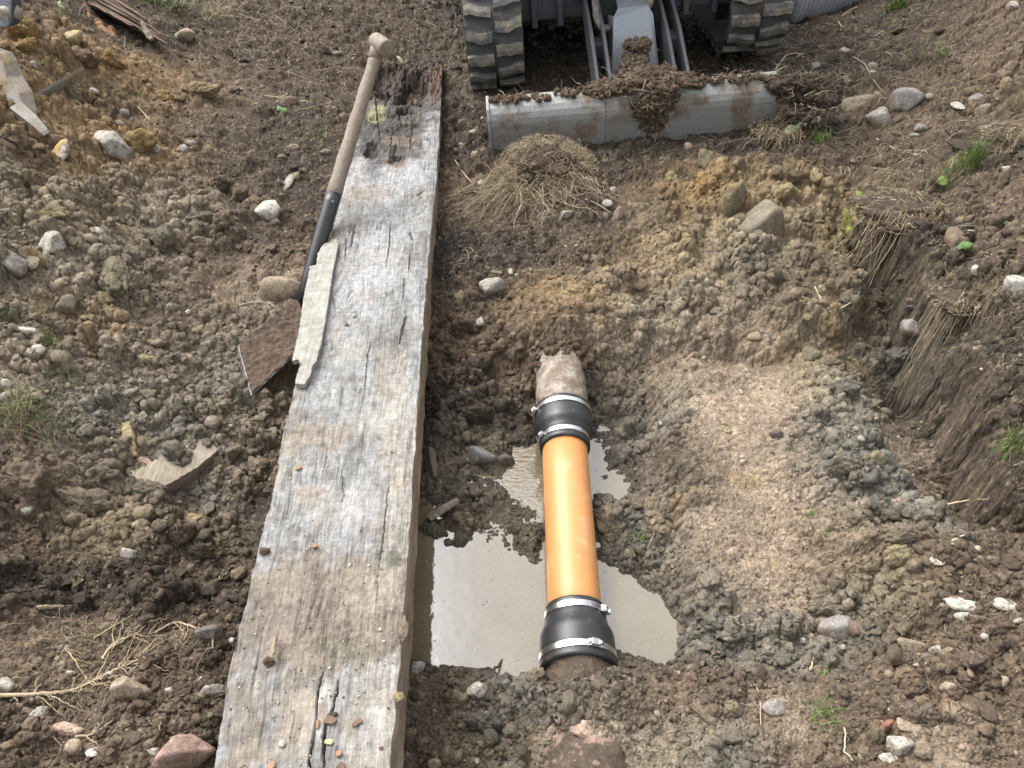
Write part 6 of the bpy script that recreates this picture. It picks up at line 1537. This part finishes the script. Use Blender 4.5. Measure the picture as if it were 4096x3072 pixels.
# ------------------------------------------------------------------ the hanging clump of roots in front of the dozer blade, soil on the machine
def root_clump(px, py, wp, hp, nh, label, seed, fall=(-.2, -1.0), name='root_clump', ulo=-1, uhi=1, bz=.20):
    c = gpt(px, py); s = float(depth(c))/FP; root = empty(name, c); tag(root, label, 'root clump'); rng = np.random.default_rng(seed)
    v0, f0 = ICO[4]; q = rock_dirs(v0, rng, 6, 12, .7, .16, 2.6); cel, _ = domes(v0[:, 0]*1+5, v0[:, 1]+.6*v0[:, 2], .3, seed); q = q*(1+.3*cel)[:, None]
    VV, FF, CL, off = [], [], [], 0
    for q_ in range(11):
        q = clod_dirs(v0, rng, 1.1); a_ = 6.28*q_/10; sc_ = .46 if q_ == 10 else rng.uniform(.16, .27); of_ = np.array([0, 0, 0]) if q_ == 10 else np.array([math.cos(a_)*.30*rng.uniform(.6, 1.15), math.sin(a_)*.24*rng.uniform(.5, 1.1), rng.uniform(-.06, .02)*bz/.2])
        VV.append((q*np.array([sc_, sc_*.85, bz*rng.uniform(.8, 1.1)*(1.1 if q_ == 10 else .65)])+of_)*wp*s); FF.append(f0+off); off += len(v0); CL.append(np.array([.085, .063, .045])*rng.uniform(.8, 1.2)*(1+.3*fbm(q[:, 0]*3, q[:, 1]*3, seed+q_, 4))[:, None])
    mesh_np('root_ball', np.concatenate(VV), np.concatenate(FF), M_CLOD, cols=np.concatenate(CL), parent=root)
    # matted fibres on the ball
    n = int(nh*2.6); d = rng.normal(size=(n, 3)); d[:, 2] = np.abs(d[:, 2]); d /= np.linalg.norm(d, axis=1, keepdims=True); R = np.array([wp*s*.5, wp*s*.42, wp*s*bz])
    k = 8; P = np.zeros((n, k, 3)); dirn = d.copy(); tang = np.cross(d, rng.normal(size=(n, 3))); tang /= np.linalg.norm(tang, axis=1, keepdims=True)
    lift_ = rng.uniform(.90, 1.18, (n, 1)); arch_ = rng.random((n, 1))
    for j in range(k):
        P[:, j] = dirn*R*(lift_+.16*arch_*math.sin(math.pi*j/(k-1))); tang = tang+rng.normal(size=(n, 3))*.5; tang /= np.linalg.norm(tang, axis=1, keepdims=True); dirn = dirn+tang*.045; dirn /= np.linalg.norm(dirn, axis=1, keepdims=True)
    r = rng.uniform(.0004, .0009, n); strands('matted_fibres', P, r, r*.6, straw_cols(rng, n, 1.2), M_STRAW, 3, parent=root)
    # long roots hanging down the slope
    n = nh; k = 14; P = np.zeros((n, k, 3)); u = rng.uniform(ulo, uhi, n)
    x0 = u*wp*s*.42; y0 = -np.sqrt(np.maximum(0, 1-u*u))*wp*s*.36*rng.uniform(.4, 1, n); L = hp*s*rng.uniform(.35, 1.0, n)
    bnd = np.round(u*3)*.13; fx = fall[0]+bnd+rng.normal(size=n)*.55; L = L*(.35+.8*rng.random(n)**1.5); P[:, 0] = np.stack([x0, y0, wp*s*.16*rng.random(n)+.0], -1)
    xx, yy = x0.copy(), y0.copy(); a = fx.copy()
    for j in range(1, k):
        a = a*.97+rng.normal(size=n)*.30; xx = xx+a*L/k; yy = yy+fall[1]*L/k*(1.0-.4*rng.random(n))
        g_ = terrain(xx+c[0], yy+c[1])-c[2]; t = j/(k-1); P[:, j] = np.stack([xx, yy, np.maximum(g_+.004+.02*rng.random(n), P[:, 0, 2]*(1-t)+g_*t+.03*np.sin(np.pi*t)*rng.uniform(.2, 1, n))], -1)
    r = rng.uniform(.0004, .0015, n); strands('hanging_roots', P, r, r*.5, straw_cols(rng, n, 1.0), M_STRAW, 4, parent=root)
root_clump(2180, 700, 350, 330, 620, 'matted clump of dead roots hanging below the dozer blade', 3, (-.25, -1.0), ulo=-1, uhi=.8, bz=.36)
root_clump(3600, 850, 360, 170, 100, 'dark root mat hanging from the edge of the right bank', 4, (-.35, -.9), bz=.13)
root_clump(3850, 1200, 250, 140, 60, 'root tangle hanging on the right bank above the dark face', 5, (-.35, -.8), bz=.10)
root_clump(3120, 520, 220, 190, 110, 'dark sod with pale roots right of the dozer blade', 7, (-.1, -.9), bz=.16)
root_clump(4050, 540, 210, 130, 90, 'overhanging sod under the golden dry grass at the right edge', 8, (-.2, -.9), bz=.12)
def heap(pts, rad, n, label, seed, name='soil_heap', off=0, root_n=160, colr=(.105,.072,.048)):
    """a heap of clinging soil made of lumps around world points"""
    rng = np.random.default_rng(seed); pts = np.array(pts); n = n*3; v0, f0 = ICO[2]; i = rng.integers(0, len(pts), n)
    u = rng.normal(size=(n, 3)); u /= np.linalg.norm(u, axis=1, keepdims=True); c = pts[i]+u*np.array(rad)*np.array([1.2, 1.2, .8])*rng.uniform(.9, 1.12, (n, 1))
    S_ = (.0022+.010*rng.random(n)**3); VV, FF, CL, off = [], [], [], 0; vb, fb = ICO[4]
    if rad[2] > .004:
        for q_, p_ in enumerate(pts):
            sh_ = clod_dirs(vb, rng, 1.0); bb_ = sh_*np.array(rad)*np.array([1.25, 1.25, .85])+p_; VV.append(bb_); FF.append(fb+off); CL.append(np.array(colr)*(1+.3*fbm(sh_[:, 0]*4, sh_[:, 1]*4+q_, 3, 4))[:, None]); off += len(vb); S_ = (.0022+.010*rng.random(n)**3)
    var = np.stack([rock_dirs(v0, rng, 8, 12, .6, .2, 2.6) for _ in range(8)]); R = rand_rot(rng, n)
    V = np.einsum('nij,nkj->nki', R, var[rng.integers(0, 8, n)])*S_[:, None, None]+c[:, None]
    C = np.repeat(np.array(colr)*rng.uniform(.7, 1.3, (n, 1)), len(v0), 0)
    VV.append(V.reshape(-1, 3)); FF.append((f0[None]+np.arange(n)[:, None, None]*len(v0)).reshape(-1, 3)+off); CL.append(C)
    o = mesh_np(name, np.concatenate(VV), np.concatenate(FF), M_CLOD, cols=np.concatenate(CL))
    tag(o, label, 'soil heap'); k = 8
    a = c[rng.integers(0, n, root_n)]+rng.normal(size=(root_n, 3))*.012; dr = rng.normal(size=(root_n, 3)); dr[:, 2] = dr[:, 2]*.5-.2; dr /= np.linalg.norm(dr, axis=1, keepdims=True); L = rng.uniform(.02, .09, root_n)
    P = np.zeros((root_n, k, 3)); p = a.copy()
    for j in range(k): P[:, j] = p; dr = dr+rng.normal(size=dr.shape)*.25; dr /= np.linalg.norm(dr, axis=1, keepdims=True); p = p+dr*(L/k)[:, None]
    r = rng.uniform(.0006, .0013, root_n); strands('heap_roots', P, r, r*.5, straw_cols(rng, root_n, 1.1), M_STRAW, 3, parent=o)['kind'] = 'stuff'; return o
Md = dg.matrix_basis.copy(); Rz = dg.rotation_euler.to_matrix().to_4x4(); Md = Matrix.Translation((-.08, 2.74, 0)) @ Rz
def L2W(x, y, z): return (Md @ Vector((x, y, z)))[:]
heap([L2W(x, y, z) for x, y, z in [(.50,.03,.20),(.56,.05,.21),(.60,.10,.21),(.55,.12,.20),(.56,.18,.18),(.62,.20,.18),(.52,.20,.16),(.58,.25,.19),(.66,.10,.20),(.70,.05,.20),(.75,.04,.195),(.45,.12,.17),(.42,.18,.13),(.46,.05,.195),(.72,.14,.16),(.64,.02,.195),(.6,.27,.16),(.48,.24,.12),(.59,.31,.20),(.66,.2,.17),(.60,.34,.235),(.43,.04,.19),(.68,.24,.13),(.78,.12,.14)]], (.042,.038,.024), 1500, 'brown soil with roots heaped on the middle of the dozer blade and guard', 21, root_n=520, colr=(.135,.096,.066))
heap([L2W(x, y, z) for x, y, z in [(.56,-.02,.15),(.60,-.02,.13),(.64,-.02,.14),(.59,-.01,.17),(.62,-.015,.09),(.60,-.01,.06),(.66,-.02,.17),(.57,-.02,.11)]], (.030,.010,.024), 300, 'clod of rooty soil hanging on the face of the dozer blade', 22, root_n=110)
heap([L2W(x, y, z) for x, y, z in [(.05,.04,.192),(.09,.03,.190),(.12,.045,.192),(.16,.05,.19),(.20,.03,.188),(.28,.05,.192),(.31,.04,.19),(.37,.05,.192),(.40,.03,.19)]], (.026,.020,.003), 130, 'thin crumbs of soil along the left top of the dozer blade', 23, root_n=60)
heap([L2W(x, y, z) for x, y, z in [(.84,.04,.19),(.88,.05,.192),(.93,.03,.188),(.97,.05,.192),(1.01,.03,.19)]], (.026,.020,.003), 90, 'thin crumbs of soil along the right top of the dozer blade', 26, root_n=60)
heap([L2W(x, y, z) for x, y, z in [(1.06,.0,.17),(1.10,.0,.13),(1.14,.0,.17),(1.18,-.03,.13),(1.12,-.06,.08),(1.2,.03,.15),(1.06,-.06,.04),(1.22,-.04,.12),(1.16,-.08,.06),(1.24,0,.15)]], (.04,.035,.03), 900, 'dark rooty soil covering the right end of the dozer blade', 24, root_n=380, colr=(.085,.062,.045))
heap([L2W(x, y, z) for x, y, z in [(.43,.10,.10),(.41,.17,.10),(.44,.24,.08)]], (.02,.04,.03), 220, 'rooty soil clinging to the left blade arm', 25, root_n=140)

Pc = [(PX+dx, y, axis(y).z+.062+dz) for dx, y, dz in [(-.02,1.60,.0),(.02,1.61,.0),(0,1.62,.004),(-.035,1.62,-.01),(.04,1.60,-.012),(.0,1.585,0),(-.05,1.58,-.03),(.055,1.57,-.03)]]
heap(Pc, (.022,.020,.004), 220, 'crumbs of mud fallen on the top of the old clay pipe where it leaves the bank', 27, name='mud_crumbs', root_n=20)
